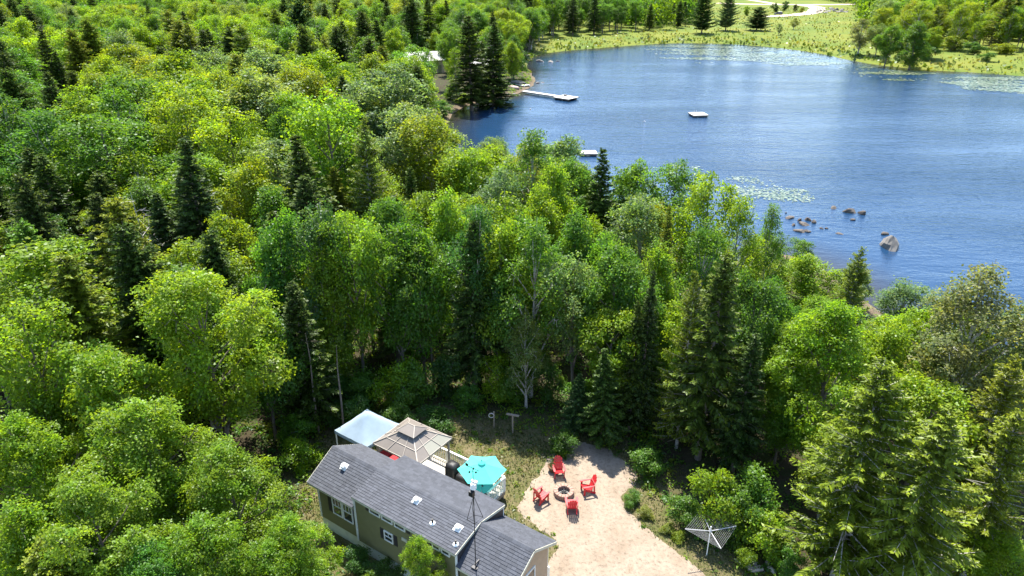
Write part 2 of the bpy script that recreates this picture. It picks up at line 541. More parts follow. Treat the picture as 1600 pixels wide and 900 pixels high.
def broadleaf(seed, H=10.0, R=3.0, base=0.22, lobes=11, clumps=300, per=48, leaf=0.17, top=0.62, limb=True, upright=0.0, gap=0.0):
    """Trunk+limbs (MB) and leaf quads. Crown: leafy sprays on the outside of several lobes hung on the limbs."""
    r = np.random.default_rng(seed)
    wood = MB()
    lean = r.normal(size=2) * 0.25
    def axis_pt(t):
        return np.array([lean[0] * t * t + 0.12 * math.sin(5 * t + seed), lean[1] * t * t + 0.12 * math.cos(4 * t + seed) - 0.12, H * t])
    ts = np.linspace(0, 0.9, 9)
    r0 = 0.011 * H + 0.03
    wood.tube([axis_pt(t) - np.array([0, 0, 0.25 if t == 0 else 0]) for t in ts], [r0 * (1.35 if t == 0 else 1 - t * 0.92) for t in ts], 8)
    cen, rad, wgt = [], [], []
    for k in range(lobes):
        f = (k + 0.5) / lobes
        h = base + (0.93 - base) * f ** 0.85
        prof = math.sin(math.pi * min(1, max(0.05, ((1 - h) / (1 - base)) ** top))) ** 0.75
        ang = k * 2.4 + r.uniform(-.5, .5)
        d = R * prof * r.uniform(0.3, 0.92) * (1 if k < lobes - 1 else 0.2)
        p = axis_pt(h)
        c = p + np.array([math.cos(ang) * d, math.sin(ang) * d, r.uniform(-.02, .03) * H])
        rr = R * r.uniform(0.20, 0.36) * (0.72 + 0.28 * prof)
        cen.append(c); rad.append(rr); wgt.append(rr ** 2)
        if limb:
            s = axis_pt(max(0.12, h - 0.16 - 0.05 * r.random()))
            mid = s * .45 + c * .55 + np.array([0, 0, -0.15 + upright * .3])
            b0 = r0 * (1 - h) * 0.75 + 0.022
            wood.tube([s, mid, c, c + (c - mid) * .5 + np.array([0, 0, .25])], [b0, b0 * .7, b0 * .42, 0.012], 5, False)
            for q in range(3):
                e = c + unit(r.normal(size=3) + [0, 0, .3]) * rr * .85
                wood.tube([mid * .4 + c * .6, (c + e) / 2 + [0, 0, .1], e], [b0 * .4, b0 * .25, 0.008], 4, False)
    cen, rad, wgt = np.array(cen), np.array(rad), np.array(wgt)
    pick = r.choice(lobes, clumps, p=wgt / wgt.sum())
    u = unit(r.normal(size=(clumps, 3)) + [0, 0, 0.25])
    rr = rad[pick] * (1 - 0.7 * r.random(clumps) ** 2.8) * r.uniform(.85, 1.22, clumps)
    sc = np.array([1, 1, 0.95 + upright * .5])
    cc = cen[pick] + u * rr[:, None] * sc
    ctr = np.array([0, 0, H * .5])
    # a spray: a shallow tilted plate of leaves, hanging outwards
    cr = leaf * r.uniform(1.8, 3.9, clumps)
    n = clumps * per
    ci = np.repeat(np.arange(clumps), per)
    out = unit(cc - cen[pick]) * .6 + unit(cc - ctr) * .4
    cn = unit(out * .55 + np.array([0, 0, .62]) + r.normal(size=(clumps, 3)) * .28)
    q = r.normal(size=(n, 3)) * 0.6
    flat = (q * cn[ci]).sum(1)
    q = q - cn[ci] * (flat * (.62 - .3 * upright))[:, None]
    P = cc[ci] + q * cr[ci][:, None]
    P -= cn[ci] * (0.25 * (q ** 2).sum(1) * cr[ci])[:, None]
    nr = cn[ci] + r.normal(size=(n, 3)) * 0.42
    ln = leaf * r.uniform(0.65, 1.3, n)
    al = out[ci] + r.normal(size=(n, 3)) * .8 - np.array([0, 0, .35])
    Vq, Fq = leaf_quads(P, nr, ln, ln * r.uniform(.6, .85, n), r, al)
    g = r.uniform(.78, 1.2, clumps)
    tone = np.stack([g * r.uniform(.9, 1.2, clumps), g, g * r.uniform(.7, 1.3, clumps)], 1)[ci]
    return wood, Vq, Fq, np.repeat(tone, 4, 0)

def conifer(seed, H=12.0, R=2.2, base=0.1, step=0.30, per=6, power=0.85, droop=0.25, twig=0.42, thick=0.085, ragged=0.25, soft=False, bare=0.0):
    r = np.random.default_rng(seed)
    wood = MB()
    lx, ly = r.normal(size=2) * 0.15
    ap = lambda t: np.array([lx * t * t, ly * t * t, H * t])
    ts = np.linspace(0, 1, 8)
    r0 = 0.0105 * H + 0.02
    wood.tube([ap(t) - np.array([0, 0, .25 if t == 0 else 0]) for t in ts], [r0 * (1.3 if t == 0 else max(0.04, 1 - t)) for t in ts], 8)
    C, Nn, A, Ls, Ws, Tn = [], [], [], [], [], []
    z = base * H
    while z < H * 0.985:
        t = z / H
        f = min(1.0, max(0.0, (t - base) / (1 - base)))
        Lb = R * (1 - f) ** power * (1 if f > 0.12 else 0.72 + f * 2.3) + 0.10
        nb = per if f < .85 else 5
        a0 = r.uniform(0, 6.28)
        for k in range(nb):
            L = Lb * r.uniform(1 - ragged * 1.6, 1 + ragged * .6)
            ang = a0 + 2 * math.pi * k / nb + r.uniform(-.35, .35)
            dr = np.array([math.cos(ang), math.sin(ang), 0])
            sd_ = np.array([-math.sin(ang), math.cos(ang), 0])
            o = ap(t) + np.array([0, 0, r.uniform(-.12, .12)])
            rise = 0.55 * f ** 1.5 + 0.05
            g = lambda s: o + dr * (L * s)[:, None] + np.array([0, 0, 1.0]) * (L * (rise * s - droop * (1 - .6 * f) * s * s + 0.16 * s ** 3 * (1 - f)))[:, None]
            if L > 0.5:
                ss = np.array([0, .5, 1.0])
                b = 0.008 + 0.012 * L
                wood.tube(list(g(ss)), [b, b * .6, 0.006], 3, False)
            if r.random() < bare * (1 - f):
                continue
            nt = max(5, int(L / 0.075))
            s = np.linspace(0.16 if not soft else .1, 1.0, nt) + r.uniform(-.02, .02, nt)
            for side in (-1, 1):
                tl = np.minimum(twig, (0.34 * L * (1.08 - s) + 0.13)) * r.uniform(.7, 1.2, nt)
                adir = dr * 0.75 + sd_ * side * 0.8 + r.normal(size=(nt, 3)) * .12
                adir[:, 2] -= 0.22 if not soft else 0.45
                adir = unit(adir)
                c = g(s) + adir * (tl * .5)[:, None]
                C.append(c); A.append(adir); Ls.append(tl * 1.1); Ws.append(np.full(nt, thick) * r.uniform(.8, 1.3, nt) + tl * .10)
                Nn.append(np.array([0, 0, 1.0]) + sd_ * side * .25 + r.normal(size=(nt, 3)) * .33)
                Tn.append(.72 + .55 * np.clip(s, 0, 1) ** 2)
                # upper tufts
                m = r.random(nt) < (.55 if not soft else .8)
                c2 = g(s[m]) + r.normal(size=(m.sum(), 3)) * .05 + np.array([0, 0, .03])
                C.append(c2); A.append(unit(dr + r.normal(size=(m.sum(), 3)) * .5 + np.array([0, 0, .25])))
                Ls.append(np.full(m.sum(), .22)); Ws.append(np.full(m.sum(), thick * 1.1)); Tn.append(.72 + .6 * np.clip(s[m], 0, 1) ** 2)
                Nn.append(r.normal(size=(m.sum(), 3)) * .6 + np.array([0, 0, .6]))
        z += step * r.uniform(.75, 1.25) * (1 if f < .7 else .7)
    C, Nn, A = np.concatenate(C), np.concatenate(Nn), np.concatenate(A)
    Vq, Fq = leaf_quads(C, Nn, np.concatenate(Ls), np.concatenate(Ws), r, A, 0.1)
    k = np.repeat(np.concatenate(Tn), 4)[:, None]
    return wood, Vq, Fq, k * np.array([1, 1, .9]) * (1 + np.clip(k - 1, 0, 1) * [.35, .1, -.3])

def dead_tree(seed, H=9.0, nb=16):
    r = np.random.default_rng(seed)
    w = MB()
    w.tube([(0, 0, -.2), (.1, 0, H * .4), (.05, .1, H * .75), (.2, .05, H)], [.075, .06, .04, .012], 7)
    for k in range(nb):
        z = H * r.uniform(.35, .97)
        a = r.uniform(0, 6.28)
        L = (H - z) * .35 + r.uniform(.5, 1.3)
        d = np.array([math.cos(a), math.sin(a), r.uniform(.05, .5)])
        p = np.array([.08, .05, z])
        w.tube([p, p + d * L * .5 + [0, 0, .1], p + d * L], [.025, .017, .006], 4, False)
        for q in range(3):
            s = p + d * L * r.uniform(.35, .9)
            w.tube([s, s + (d + r.normal(size=3) * .6) * L * .3], [.016, .005], 3, False)
    return w

PROTO = {}
def proto(key, maker, leafmat, bark, H, R):
    w, Vq, Fq, tn = maker
    PROTO[key] = (w.mesh('trunk', M[bark]), np_mesh('crown', Vq, Fq, M[leafmat], tn), H, R)
for i in range(5):
    proto(('maple', i), broadleaf(20 + i, 10, 3.0, [.2, .26, .16, .3, .22][i], [24, 20, 27, 22, 25][i], [420, 380, 450, 370, 430][i], 40, .175, [1.25, 1.0, 1.5, 1.15, 1.35][i], True, [.25, .15, .35, .2, .3][i]), 'leaf', 'bark', 10, 3.0)
for i in range(3):
    proto(('birch', i), broadleaf(40 + i, 10, 2.4, .2, 22, 400, 32, .135, 1.3, True, .6), 'leaf', 'bark_pale', 10, 2.4)
for i in range(2):
    proto(('open', i), broadleaf(50 + i, 10, 2.8, .32, 15, 240, 38, .165, .8, True, .35), 'leaf', 'bark', 10, 2.8)
for i in range(3):
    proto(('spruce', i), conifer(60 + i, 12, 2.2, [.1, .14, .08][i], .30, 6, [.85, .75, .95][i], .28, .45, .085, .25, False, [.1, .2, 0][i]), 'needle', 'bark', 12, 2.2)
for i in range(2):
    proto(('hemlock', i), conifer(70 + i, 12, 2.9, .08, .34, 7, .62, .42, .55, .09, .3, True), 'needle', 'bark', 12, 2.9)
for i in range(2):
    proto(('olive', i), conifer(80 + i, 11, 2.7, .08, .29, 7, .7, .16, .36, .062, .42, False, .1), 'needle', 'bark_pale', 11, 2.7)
for i in range(2):
    proto(('bigmaple', i), broadleaf(110 + i, 10, 3.0, [.18, .24][i], [26, 22][i], [640, 560][i], 56, .118, [1.3, 1.0][i], True, [.25, .15][i]), 'leaf', 'bark', 10, 3.0)
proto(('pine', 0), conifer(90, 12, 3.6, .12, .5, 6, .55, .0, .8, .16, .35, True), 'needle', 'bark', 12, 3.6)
for i in range(3):
    proto(('bush', i), broadleaf(95 + i, 3, 1.5, .04, 11, 140, 38, .13, .75, True), 'leaf', 'bark', 3, 1.5)
NVAR = {}
for (k, i) in PROTO:
    NVAR[k] = max(NVAR.get(k, 0), i + 1)

TONES = {  # leaf base colours (linear)
    'lime': (.128, .222, .012), 'mid': (.070, .160, .016), 'deep': (.050, .120, .018), 'yellow': (.130, .208, .012), 'pale': (.110, .180, .055),
    'grey': (.120, .155, .060), 'spruce': (.056, .092, .017), 'fir': (.046, .092, .022), 'olive': (.125, .165, .016), 'dark': (.046, .076, .016), 'gold': (.150, .205, .012)}
TONE_WORD = {'lime': 'lime-green', 'mid': 'mid-green', 'deep': 'deep green', 'yellow': 'yellow-green', 'pale': 'pale green', 'grey': 'grey-green', 'spruce': 'dark green',
             'fir': 'blue-green', 'olive': 'olive-green', 'dark': 'blackish green', 'gold': 'golden'}
KIND_WORD = {'bigmaple': ('maple_tree', 'maple'), 'maple': ('maple_tree', 'maple'), 'birch': ('birch_tree', 'birch'), 'open': ('poplar_tree', 'open-crowned poplar'), 'spruce': ('spruce_tree', 'spruce'), 'hemlock': ('hemlock_tree', 'hemlock'),
             'olive': ('fir_tree', 'fir'), 'pine': ('pine_tree', 'pine'), 'bush': ('shrub', 'shrub')}
# what one can find in the photograph, to say which tree is meant
ANCHORS = [(300, 418, 'large lime maple by the cabin'), (205, 622, 'broad bright maple lower left'), (195, 345, 'big feathery dark conifer'), (285, 212, 'tall dark spruce'), (382, 243, 'golden-topped maple'),
           (325, 45, 'isolated dark spruce'), (462, 10, 'large pine at the top edge'), (517, 262, 'small bushy olive spruce'), (535, 118, 'broad dark spruce'), (432, 165, 'upright green maple'), (590, 215, 'pale silvery maple'),
           (690, 185, 'thin birch at the bay'), (648, 345, 'tall maple behind the tent'), (735, 345, 'slender dark spruce'), (832, 203, 'upswept maple against the water'), (940, 233, 'dark spruce by the near raft'),
           (1055, 254, 'open-crowned shore tree'), (960, 475, 'bright maple behind the fire ring'), (820, 475, 'silvery birch behind the gazebo'), (1135, 395, 'dark spruce with bare trunk'), (1212, 318, 'narrow birch by the rocks'),
           (1315, 465, 'large maple below the boulder'), (1345, 388, 'small fir below the boulder'), (1425, 440, 'low pale shore birch'), (1560, 402, 'airy birch at the right edge'), (1390, 568, 'large olive fir'), (1480, 645, 'broad yellow-olive fir'),
           (733, 8, 'tallest spruce on the point'), (658, 90, 'white-roofed cottage'), (45, 478, 'bare-limbed tree'), (208, 300, 'silver dead tree'), (95, 395, 'feathery olive conifer'), (1140, 0, 'far pine pair'), (1438, 22, 'far round trees'),
           (0, 0, 'top left corner'), (150, 0, 'top edge near the left corner'), (0, 220, 'left edge'), (600, 0, 'top edge left of the pond'), (1600, 20, 'top right corner')]
SAID = {}
ORD = ['', 'second ', 'third ', 'fourth ', 'fifth ', 'sixth ', 'seventh ', 'eighth ', 'ninth ', 'tenth ', 'eleventh ', 'twelfth ', 'thirteenth ', 'fourteenth ', 'fifteenth ']
def place_words(x, y, z, what):
    px, py = proj(x, y, z)
    ax, ay, an = min(ANCHORS, key=lambda a: math.hypot((a[0] - px) / 1.3, a[1] - py) * (.7 if a[2].count(' edge') == 0 else 1))
    dx, dy = px - ax, py - ay
    lr = 'left' if dx < 0 else 'right'
    ud = 'behind' if dy < 0 else 'below'
    if abs(dx) > 2.2 * abs(dy):
        rel = lr + ' of'
    elif abs(dy) > 2.2 * abs(dx):
        rel = ud
    else:
        rel = '%s and %s of' % (ud, lr)
    key = (what, rel, an)
    k = SAID.get(key, 0)
    SAID[key] = k + 1
    return '%s, %s%s the %s' % (what, ORD[min(k, 14)], rel, an)
TREES = []     # (x, y, radius) of every tree built
def plant(kind, x, y, h, R, tone, label=None, group=None, var=None, rz=None, z=None, lean=(0, 0)):
    var = random.randrange(NVAR[kind]) if var is None else var
    tm, cm, H0, R0 = PROTO[(kind, var)]
    name, word = KIND_WORD[kind]
    z = float(ground_z(x, y)) if z is None else z
    e = empty(name, (x, y, z), random.uniform(0, 6.28) if rz is None else rz)
    e.rotation_euler.x, e.rotation_euler.y = lean
    e.scale = (R / R0, R / R0, h / H0)
    t = bpy.data.objects.new('trunk', tm); link(t, e)
    c = bpy.data.objects.new('crown', cm); link(c, e)
    j = 1 + random.uniform(-.12, .12)
    T = TONES[tone]
    c.color = (T[0] * j * random.uniform(.9, 1.1), T[1] * j, T[2] * j * random.uniform(.8, 1.3), 1)
    if label is None:
        label = place_words(x, y, z + h, '%s %s %s' % ('low' if h < 6 else 'tall' if h > 11.5 else 'full' if R > 3 else 'slender' if R < 1.7 else 'mid-sized', TONE_WORD[tone], word))
    tag(e, label, 'shrub' if kind == 'bush' else 'tree', group or ('shrubs at the edge of the clearing' if kind == 'bush' else 'trees of the woods round the pond'))
    TREES.append((x, y, R))
    return e

def T(kind, px, py, h, R, tone, label=None, **kw):
    """A tree whose top is seen at photo pixel (px, py) and which is h metres tall."""
    if kind == 'spruce' and R > 1.6:
        R *= 1.3
    x, y = at(px, py, h)
    for _ in range(4):
        z = float(ground_z(x, y))
        x, y = at(px, py, h + z)
    return plant(kind, x, y, h, R, tone, label, **kw)

# --- trees one can pick out in the photograph
T('bigmaple', 300, 418, 12.6, 3.9, 'lime', 'large lime-green maple whose crown reaches the left end of the cabin')
T('bigmaple', 205, 622, 9.6, 3.2, 'lime', 'broad bright maple in front of the large maple left of the cabin')
T('bigmaple', 345, 690, 8.0, 2.5, 'lime', 'bright maple between the broad front maple and the cabin')
T('open', 45, 478, 11.5, 2.8, 'lime', 'lime-green tree with bare pale limbs at the left edge of the photo', lean=(0, .05))
T('bigmaple', 20, 640, 9, 2.7, 'yellow', 'yellow-green maple at the left edge below the bare-limbed tree')
T('bigmaple', 452, 800, 6.0, 1.7, 'lime', 'leafy young maple in front of the cabin below its double window')
T('bigmaple', 655, 836, 4.6, 1.05, 'lime', 'small slim maple sapling in front of the cabin wall')
T('bigmaple', 130, 748, 8.5, 2.6, 'lime', 'rounded maple low in the left corner of the photo')
T('bigmaple', 310, 800, 7, 2.3, 'lime', 'low maple at the bottom of the photo, left of the cabin')
T('bigmaple', 420, 842, 5.5, 1.8, 'lime', 'lowest maple at the bottom edge just left of the cabin')
T('bigmaple', 215, 850, 6.5, 2.0, 'mid', 'dark-hearted maple at the bottom edge of the photo')
T('hemlock', 55, 850, 6.5, 1.9, 'olive', 'feathery young conifer in the bottom left corner')
T('hemlock', 195, 345, 13, 3.2, 'spruce', 'big feathery dark conifer behind the large lime-green maple')
T('hemlock', 95, 395, 12.5, 3.3, 'olive', 'big feathery olive conifer near the left edge')
T('hemlock', 30, 345, 12, 3.0, 'mid', 'feathery green conifer at the left edge above the yellow maples')
T('spruce', 285, 212, 15, 2.9, 'dark', 'tall dark spruce left of the golden-topped maple')
T('spruce', 240, 300, 11, 2.2, 'dark', 'shorter dark spruce in front of the tall dark spruce')
T('maple', 382, 243, 11.5, 3.2, 'gold', 'golden-topped maple right of the tall dark spruce')
T('maple', 360, 330, 10.5, 2.7, 'lime', 'lime-green maple in front of the golden-topped maple')
T('spruce', 325, 45, 15, 3.2, 'dark', 'isolated dark spruce in the upper left woods')
T('pine', 462, -2, 18, 6.5, 'fir', 'large blue-green pine at the top edge of the photo')
T('spruce', 517, 262, 10.5, 1.9, 'olive', 'small bushy olive spruce left of the middle of the woods', var=1)
T('spruce', 495, 192, 12, 2.0, 'spruce', 'dark spruce behind the small bushy olive spruce')
T('spruce', 535, 118, 13, 2.8, 'dark', 'broad dark spruce high in the woods left of the bay')
T('maple', 432, 165, 12.5, 2.6, 'mid', 'upright green maple left of the broad dark spruce')
T('maple', 475, 200, 11, 2.8, 'mid')
T('maple', 585, 130, 10, 3.0, 'deep')
T('maple', 590, 215, 8.5, 3.0, 'pale', 'pale silvery maple just left of the bay')
T('birch', 690, 185, 8, 2.0, 'yellow', 'thin yellow-green birch standing at the near end of the bay')
T('maple', 605, 298, 11.5, 2.6, 'mid')
T('maple', 560, 330, 11, 2.5, 'lime')
T('maple', 500, 385, 10.5, 2.4, 'yellow')
T('maple', 648, 345, 11.8, 2.4, 'mid', 'tall dark-sided maple in the wall of trees behind the tent')
T('maple', 700, 300, 11.5, 2.7, 'lime')
T('spruce', 735, 345, 12, 1.9, 'spruce', 'slender dark spruce in the middle of the wall of trees', var=0)
T('birch', 775, 258, 11.5, 2.9, 'pale')
T('birch', 832, 203, 13.5, 3.5, 'mid', 'tall maple with upswept limbs against the water', var=1)
T('maple', 760, 230, 10, 3.0, 'lime')
T('maple', 850, 295, 11, 2.4, 'lime')
T('maple', 800, 330, 12, 2.6, 'mid')
T('maple', 905, 330, 11, 2.4, 'mid')
T('maple', 905, 250, 11.5, 3.2, 'mid', 'leafy maple just left of the dark spruce by the near raft')
T('spruce', 940, 233, 13, 2.3, 'spruce', 'dark spruce on the near shore beside the near raft', var=2)
T('maple', 985, 250, 11.5, 2.9, 'mid', 'leafy maple just right of the dark spruce by the near raft')
T('open', 1055, 254, 12, 3.1, 'mid', 'open-crowned tree on the near shore with water showing through it')
T('spruce', 1048, 322, 12, 1.2, 'olive', 'thin grey-olive spruce in front of the open-crowned shore tree', var=1)
T('maple', 960, 365, 11, 2.3, 'mid')
T('maple', 960, 475, 8.2, 2.4, 'lime', 'bright leafy maple at the wood edge behind the fire ring')
T('birch', 820, 475, 7.5, 1.6, 'pale', 'pale silvery birch in the wall of trees right of the gazebo')
T('spruce', 1135, 395, 13, 1.95, 'spruce', 'tall dark spruce at the wood edge with a bare lower trunk', var=1)
T('olive', 1090, 425, 11.5, 1.7, 'olive', 'olive fir with a bare trunk by the silver fallen log')
T('birch', 1160, 307, 12, 2.4, 'lime', 'leafy birch behind the tall dark spruce at the wood edge')
T('birch', 1212, 318, 11, 1.5, 'mid', 'narrow birch beside the rocks at the shore')
T('birch', 1105, 345, 11.5, 2.2, 'mid')
T('maple', 1190, 420, 11, 2.2, 'deep')
T('spruce', 950, 545, 6.5, 1.6, 'fir', 'blue-green fir at the wood edge behind the red chairs', var=2)
T('spruce', 905, 585, 4.2, 1.2, 'fir')
T('bigmaple', 1315, 465, 11, 3.3, 'lime', 'large lime-green maple in front of the boulder')
T('bigmaple', 1250, 510, 8.5, 2.2, 'lime', 'lime-green maple right of the dark gap at the wood edge')
T('maple', 1270, 392, 7, 2.6, 'lime', 'low spreading maple on the shore by the flat rocks')
T('olive', 1345, 388, 10, 2.0, 'olive', 'small olive fir against the water below the boulder')
T('birch', 1425, 440, 7.5, 2.6, 'pale', 'low pale green birch on the shore below the boulder')
T('maple', 1385, 500, 8.5, 2.4, 'lime')
T('birch', 1560, 402, 12.5, 3.3, 'grey', 'tall airy grey-green birch at the right edge of the photo', var=0)
T('birch', 1500, 520, 7, 2.1, 'grey')
T('olive', 1390, 568, 11.8, 3.1, 'olive', 'large olive fir with a grey trunk right of the clothes dryer', var=0, lean=(0, .03))
T('olive', 1480, 645, 10.5, 3.2, 'olive', 'broad yellow-olive fir in the lower right', var=1)
T('birch', 1592, 468, 9.5, 2.8, 'pale')
T('maple', 1530, 492, 8.5, 2.5, 'lime')
T('birch', 1482, 446, 8, 2.5, 'pale')
T('maple', 1440, 478, 8, 2.3, 'lime')
T('olive', 1585, 560, 9.5, 2.3, 'olive')
T('maple', 1470, 590, 7.5, 2.6, 'lime', 'leafy lime-green maple behind the broad yellow-olive fir')
T('olive', 1600, 640, 9.5, 2.2, 'olive', 'olive fir cut by the right edge of the photo')
T('maple', 1565, 830, 3.6, 1.7, 'lime', 'low bright maple in the bottom right corner')
for px, py, h, R, tone in [(460, 440, 10, 1.8, 'dark'), (1020, 420, 11, 1.4, 'dark'), (420, 330, 12, 1.9, 'spruce'), 
                           (150, 300, 12, 2.2, 'dark'), (60, 240, 12, 2.3, 'spruce'), (560, 215, 10, 1.8, 'dark'), (640, 260, 10, 1.6, 'spruce'), (1000, 470, 9, 1.3, 'spruce'), (1180, 520, 9, 1.6, 'dark')]:
    T('spruce', px, py, h, R, tone)
# far shore
T('spruce', 733, 4, 19, 4.2, 'dark', 'tallest dark spruce on the point left of the dock')
T('spruce', 768, 14, 18, 4.2, 'dark', 'second dark spruce on the point, nearest the dock')
T('spruce', 752, 60, 12, 2.6, 'spruce', 'shorter spruce between the two tall ones on the point')
T('maple', 800, 62, 10, 2.6, 'lime', 'bright maple beside the boats on the point')
T('maple', 702, 42, 13, 3.0, 'mid', 'leafy tree just right of the white cottage')
T('birch', 712, 72, 11, 2.2, 'lime', 'thin-trunked birch beside the tallest dark spruce')
T('birch', 668, 76, 8.5, 2.3, 'mid', 'slim birch half hiding the white-roofed cottage')
T('maple', 778, 84, 6.5, 2.2, 'lime', 'small bright maple behind the pontoon boat')
T('birch', 640, 118, 7, 2.6, 'pale', 'pale round tree below the white cottage')
T('pine', 1103, -12, 15, 6.0, 'fir', 'dark pine left of the pair on the far shore')
T('pine', 1141, -14, 15, 5.6, 'pale', 'paler pine right of the pair on the far shore')
T('pine', 1187, 11, 9, 6.6, 'fir', 'broad pine standing alone on the far meadow')
T('bush', 1168, 10, 4.5, 2.0, 'yellow', 'yellow shrub behind the lone pine on the far meadow')
T('bush', 1213, 5, 4.6, 2.6, 'fir', 'round dark shrub behind the parked car')
T('bush', 1228, 2, 5.0, 2.6, 'fir', 'round dark shrub right of the one behind the parked car')
T('bush', 1243, 7, 3.6, 1.9, 'dark', 'small dark shrub inside the bend of the dirt road')
T('bush', 1254, 12, 2.6, 1.6, 'olive', 'low olive shrub beside the bend of the dirt road')
T('birch', 1220, 36, 4.4, 1.5, 'pale', 'slim young conifer on the meadow right of the lone pine')
T('birch', 1243, 28, 4.6, 2.0, 'olive', 'thin leaning shrub in the middle of the far meadow')
T('birch', 1350, 25, 11, 4.4, 'grey', 'airy grey-green tree at the edge of the far meadow')
T('maple', 1378, 35, 9.5, 3.4, 'pale', 'pale tree between the airy tree and the round trees on the far shore')
T('maple', 1400, 26, 12, 4.0, 'mid', 'left one of the round trees on the far shore')
T('maple', 1438, 22, 13, 5.0, 'mid', 'largest round tree on the far shore')
T('maple', 1460, 40, 9, 3.4, 'lime', 'round tree at the right end of the far shore group')
T('maple', 1388, 60, 6, 2.4, 'deep', 'small green tree at the water on the far shore')
T('bush', 1453, 70, 4, 3.0, 'deep', 'low dark shrub right of the far round trees')
T('bush', 1490, 56, 4.5, 4.0, 'gold', 'golden shrub on the far right shore')
T('bush', 1525, 66, 3.5, 3.2, 'deep', 'green shrub right of the golden one')
T('bush', 1572, 68, 3.0, 4.0, 'gold', 'golden shrub near the right edge of the far shore')
T('bush', 1545, 82, 2.4, 2.2, 'deep', 'small dark shrub in front of the golden ones')
# shrubs round the clearing
for px, py, h, R, tone, lab in [
    (705, 132, 3.2, 2.0, 'mid', 'green shrub on the bank left of the tallest spruce on the point'), (722, 146, 2.4, 1.6, 'lime', 'low bright shrub at the water below the tallest spruce'), (690, 158, 3.0, 2.0, 'deep', 'dark shrub at the head of the bay'), (775, 135, 2.0, 1.5, 'lime', 'bright shrub on the bank below the second spruce'), (672, 180, 3.4, 2.2, 'mid', 'green shrub on the left bank of the bay'),
    (1128, 742, 3.6, 1.5, 'lime', 'bright lime shrub behind the clothes dryer'), (1160, 775, 3.0, 1.4, 'mid', 'green shrub right of the clothes dryer'),
    (1195, 745, 3.6, 1.5, 'mid', 'green shrub below the lime-green maples'), (1075, 775, 1.8, 1.0, 'mid', 'low green shrub left of the clothes dryer'),
    (1205, 800, 2.6, 1.2, 'lime', 'shrub at the foot of the large olive fir'), (1166, 858, 1.1, .6, 'lime', 'tiny bright shrub beside the firewood'),
    (1010, 700, 1.6, 1.1, 'mid', 'low shrub at the shaded end of the gravel yard'), (1150, 660, 3.0, 1.3, 'deep', 'dim shrub in the dark gap of the wood edge'),
    (470, 690, 1.8, 1.1, 'lime', 'low lime shrub left of the white tent'), (455, 650, 2.2, 1.3, 'mid', 'green shrub at the wood edge left of the tent'),
    (545, 628, 2.0, 1.2, 'deep', 'dim shrub behind the white tent'), (620, 630, 1.8, 1.2, 'mid', 'green shrub behind the gazebo'),
    (680, 640, 1.5, 1.2, 'deep', 'dim shrub right of the gazebo peak'), (560, 860, 1.2, .8, 'deep', 'dark shrub at the foot of the cabin skirting'),
    (600, 880, 1.0, .8, 'deep', 'second dark shrub at the cabin skirting'), (583, 893, 0.9, .5, 'lime', 'small bright shrub below the cabin skirting'),
    (1012, 796, .5, .45, 'olive', 'low olive shrub at the right edge of the gravel yard'), (1042, 822, .45, .4, 'olive', 'small olive shrub at the edge of the gravel drive'),
    (1062, 834, .5, .4, 'gold', 'small yellow-flowered shrub left of the clothes dryer'), (990, 772, .7, .55, 'mid', 'green shrub where the shade meets the gravel'),
    (1240, 870, 1.4, .8, 'mid', 'green shrub right of the firewood'), (880, 680, 1.4, 1.0, 'deep', 'dim shrub behind the tall-backed red chair')]:
    T('bush', px, py, h, R, tone, lab)
for px, py, h, R, tone in [(150, 540, 8, 2.2, 'mid'), (40, 600, 8, 2.2, 'lime'), (110, 830, 5.5, 1.7, 'mid'), (15, 790, 7, 2.0, 'lime'), (400, 480, 9, 2.2, 'deep'), (1015, 440, 9.5, 2.1, 'mid'), (1215, 440, 9, 2.2, 'mid'), (1230, 600, 5.5, 1.8, 'mid'), (280, 720, 6.5, 2.0, 'lime')]:
    T('maple', px, py, h, R, tone)
# the front rank of the woods behind the clearing: tall, narrow, their trunks showing
qr = np.random.default_rng(61)
tones_ = ['mid', 'deep', 'lime', 'mid', 'mid', 'deep', 'lime', 'mid', 'pale', 'mid', 'lime']
for i in range(11):
    x = -14.5 + i * 2.35 + qr.uniform(-.5, .5)
    yy = 40.2 + qr.uniform(-.7, 1.4) - (.6 if i > 7 else 0)
    plant(['maple', 'birch', 'open', 'maple', 'maple', 'birch'][i % 6], x, yy, qr.uniform(10.8, 13.2) * (.92 if i > 7 else 1), qr.uniform(2.0, 2.7), tones_[i])
for i in range(13):
    x = -13 + i * 1.75 + qr.uniform(-.6, .6)
    plant('bush', x, 38.0 + qr.uniform(-.5, 1.6), qr.uniform(1.8, 3.6), qr.uniform(1.0, 1.6), ['mid', 'deep', 'mid', 'lime'][i % 4], group='saplings under the front rank of trees')
# dead wood
def dead(px, py, h, label, seed, lean=(0, 0)):
    x, y = at(px, py, h)
    o = dead_tree(seed, h, 0 if h < 9 else 16).build('dead_tree', M['bark' if h < 9 else 'dead'])
    o.location = (x, y, float(ground_z(x, y)))
    o.rotation_euler = (lean[0], lean[1], seed)
    tag(o, label, 'tree', 'dead trees in the woods')
    TREES.append((x, y, .8))
dead(208, 300, 10.5, 'bare silver dead tree among the yellow maples left of the tall dark spruce', 3)
dead(475, 510, 7.5, 'thin bare leaning trunk in the dark wood edge left of the tent', 5, (0, .08))
dead(520, 540, 6.5, 'thin bare trunk behind the white tent', 6)

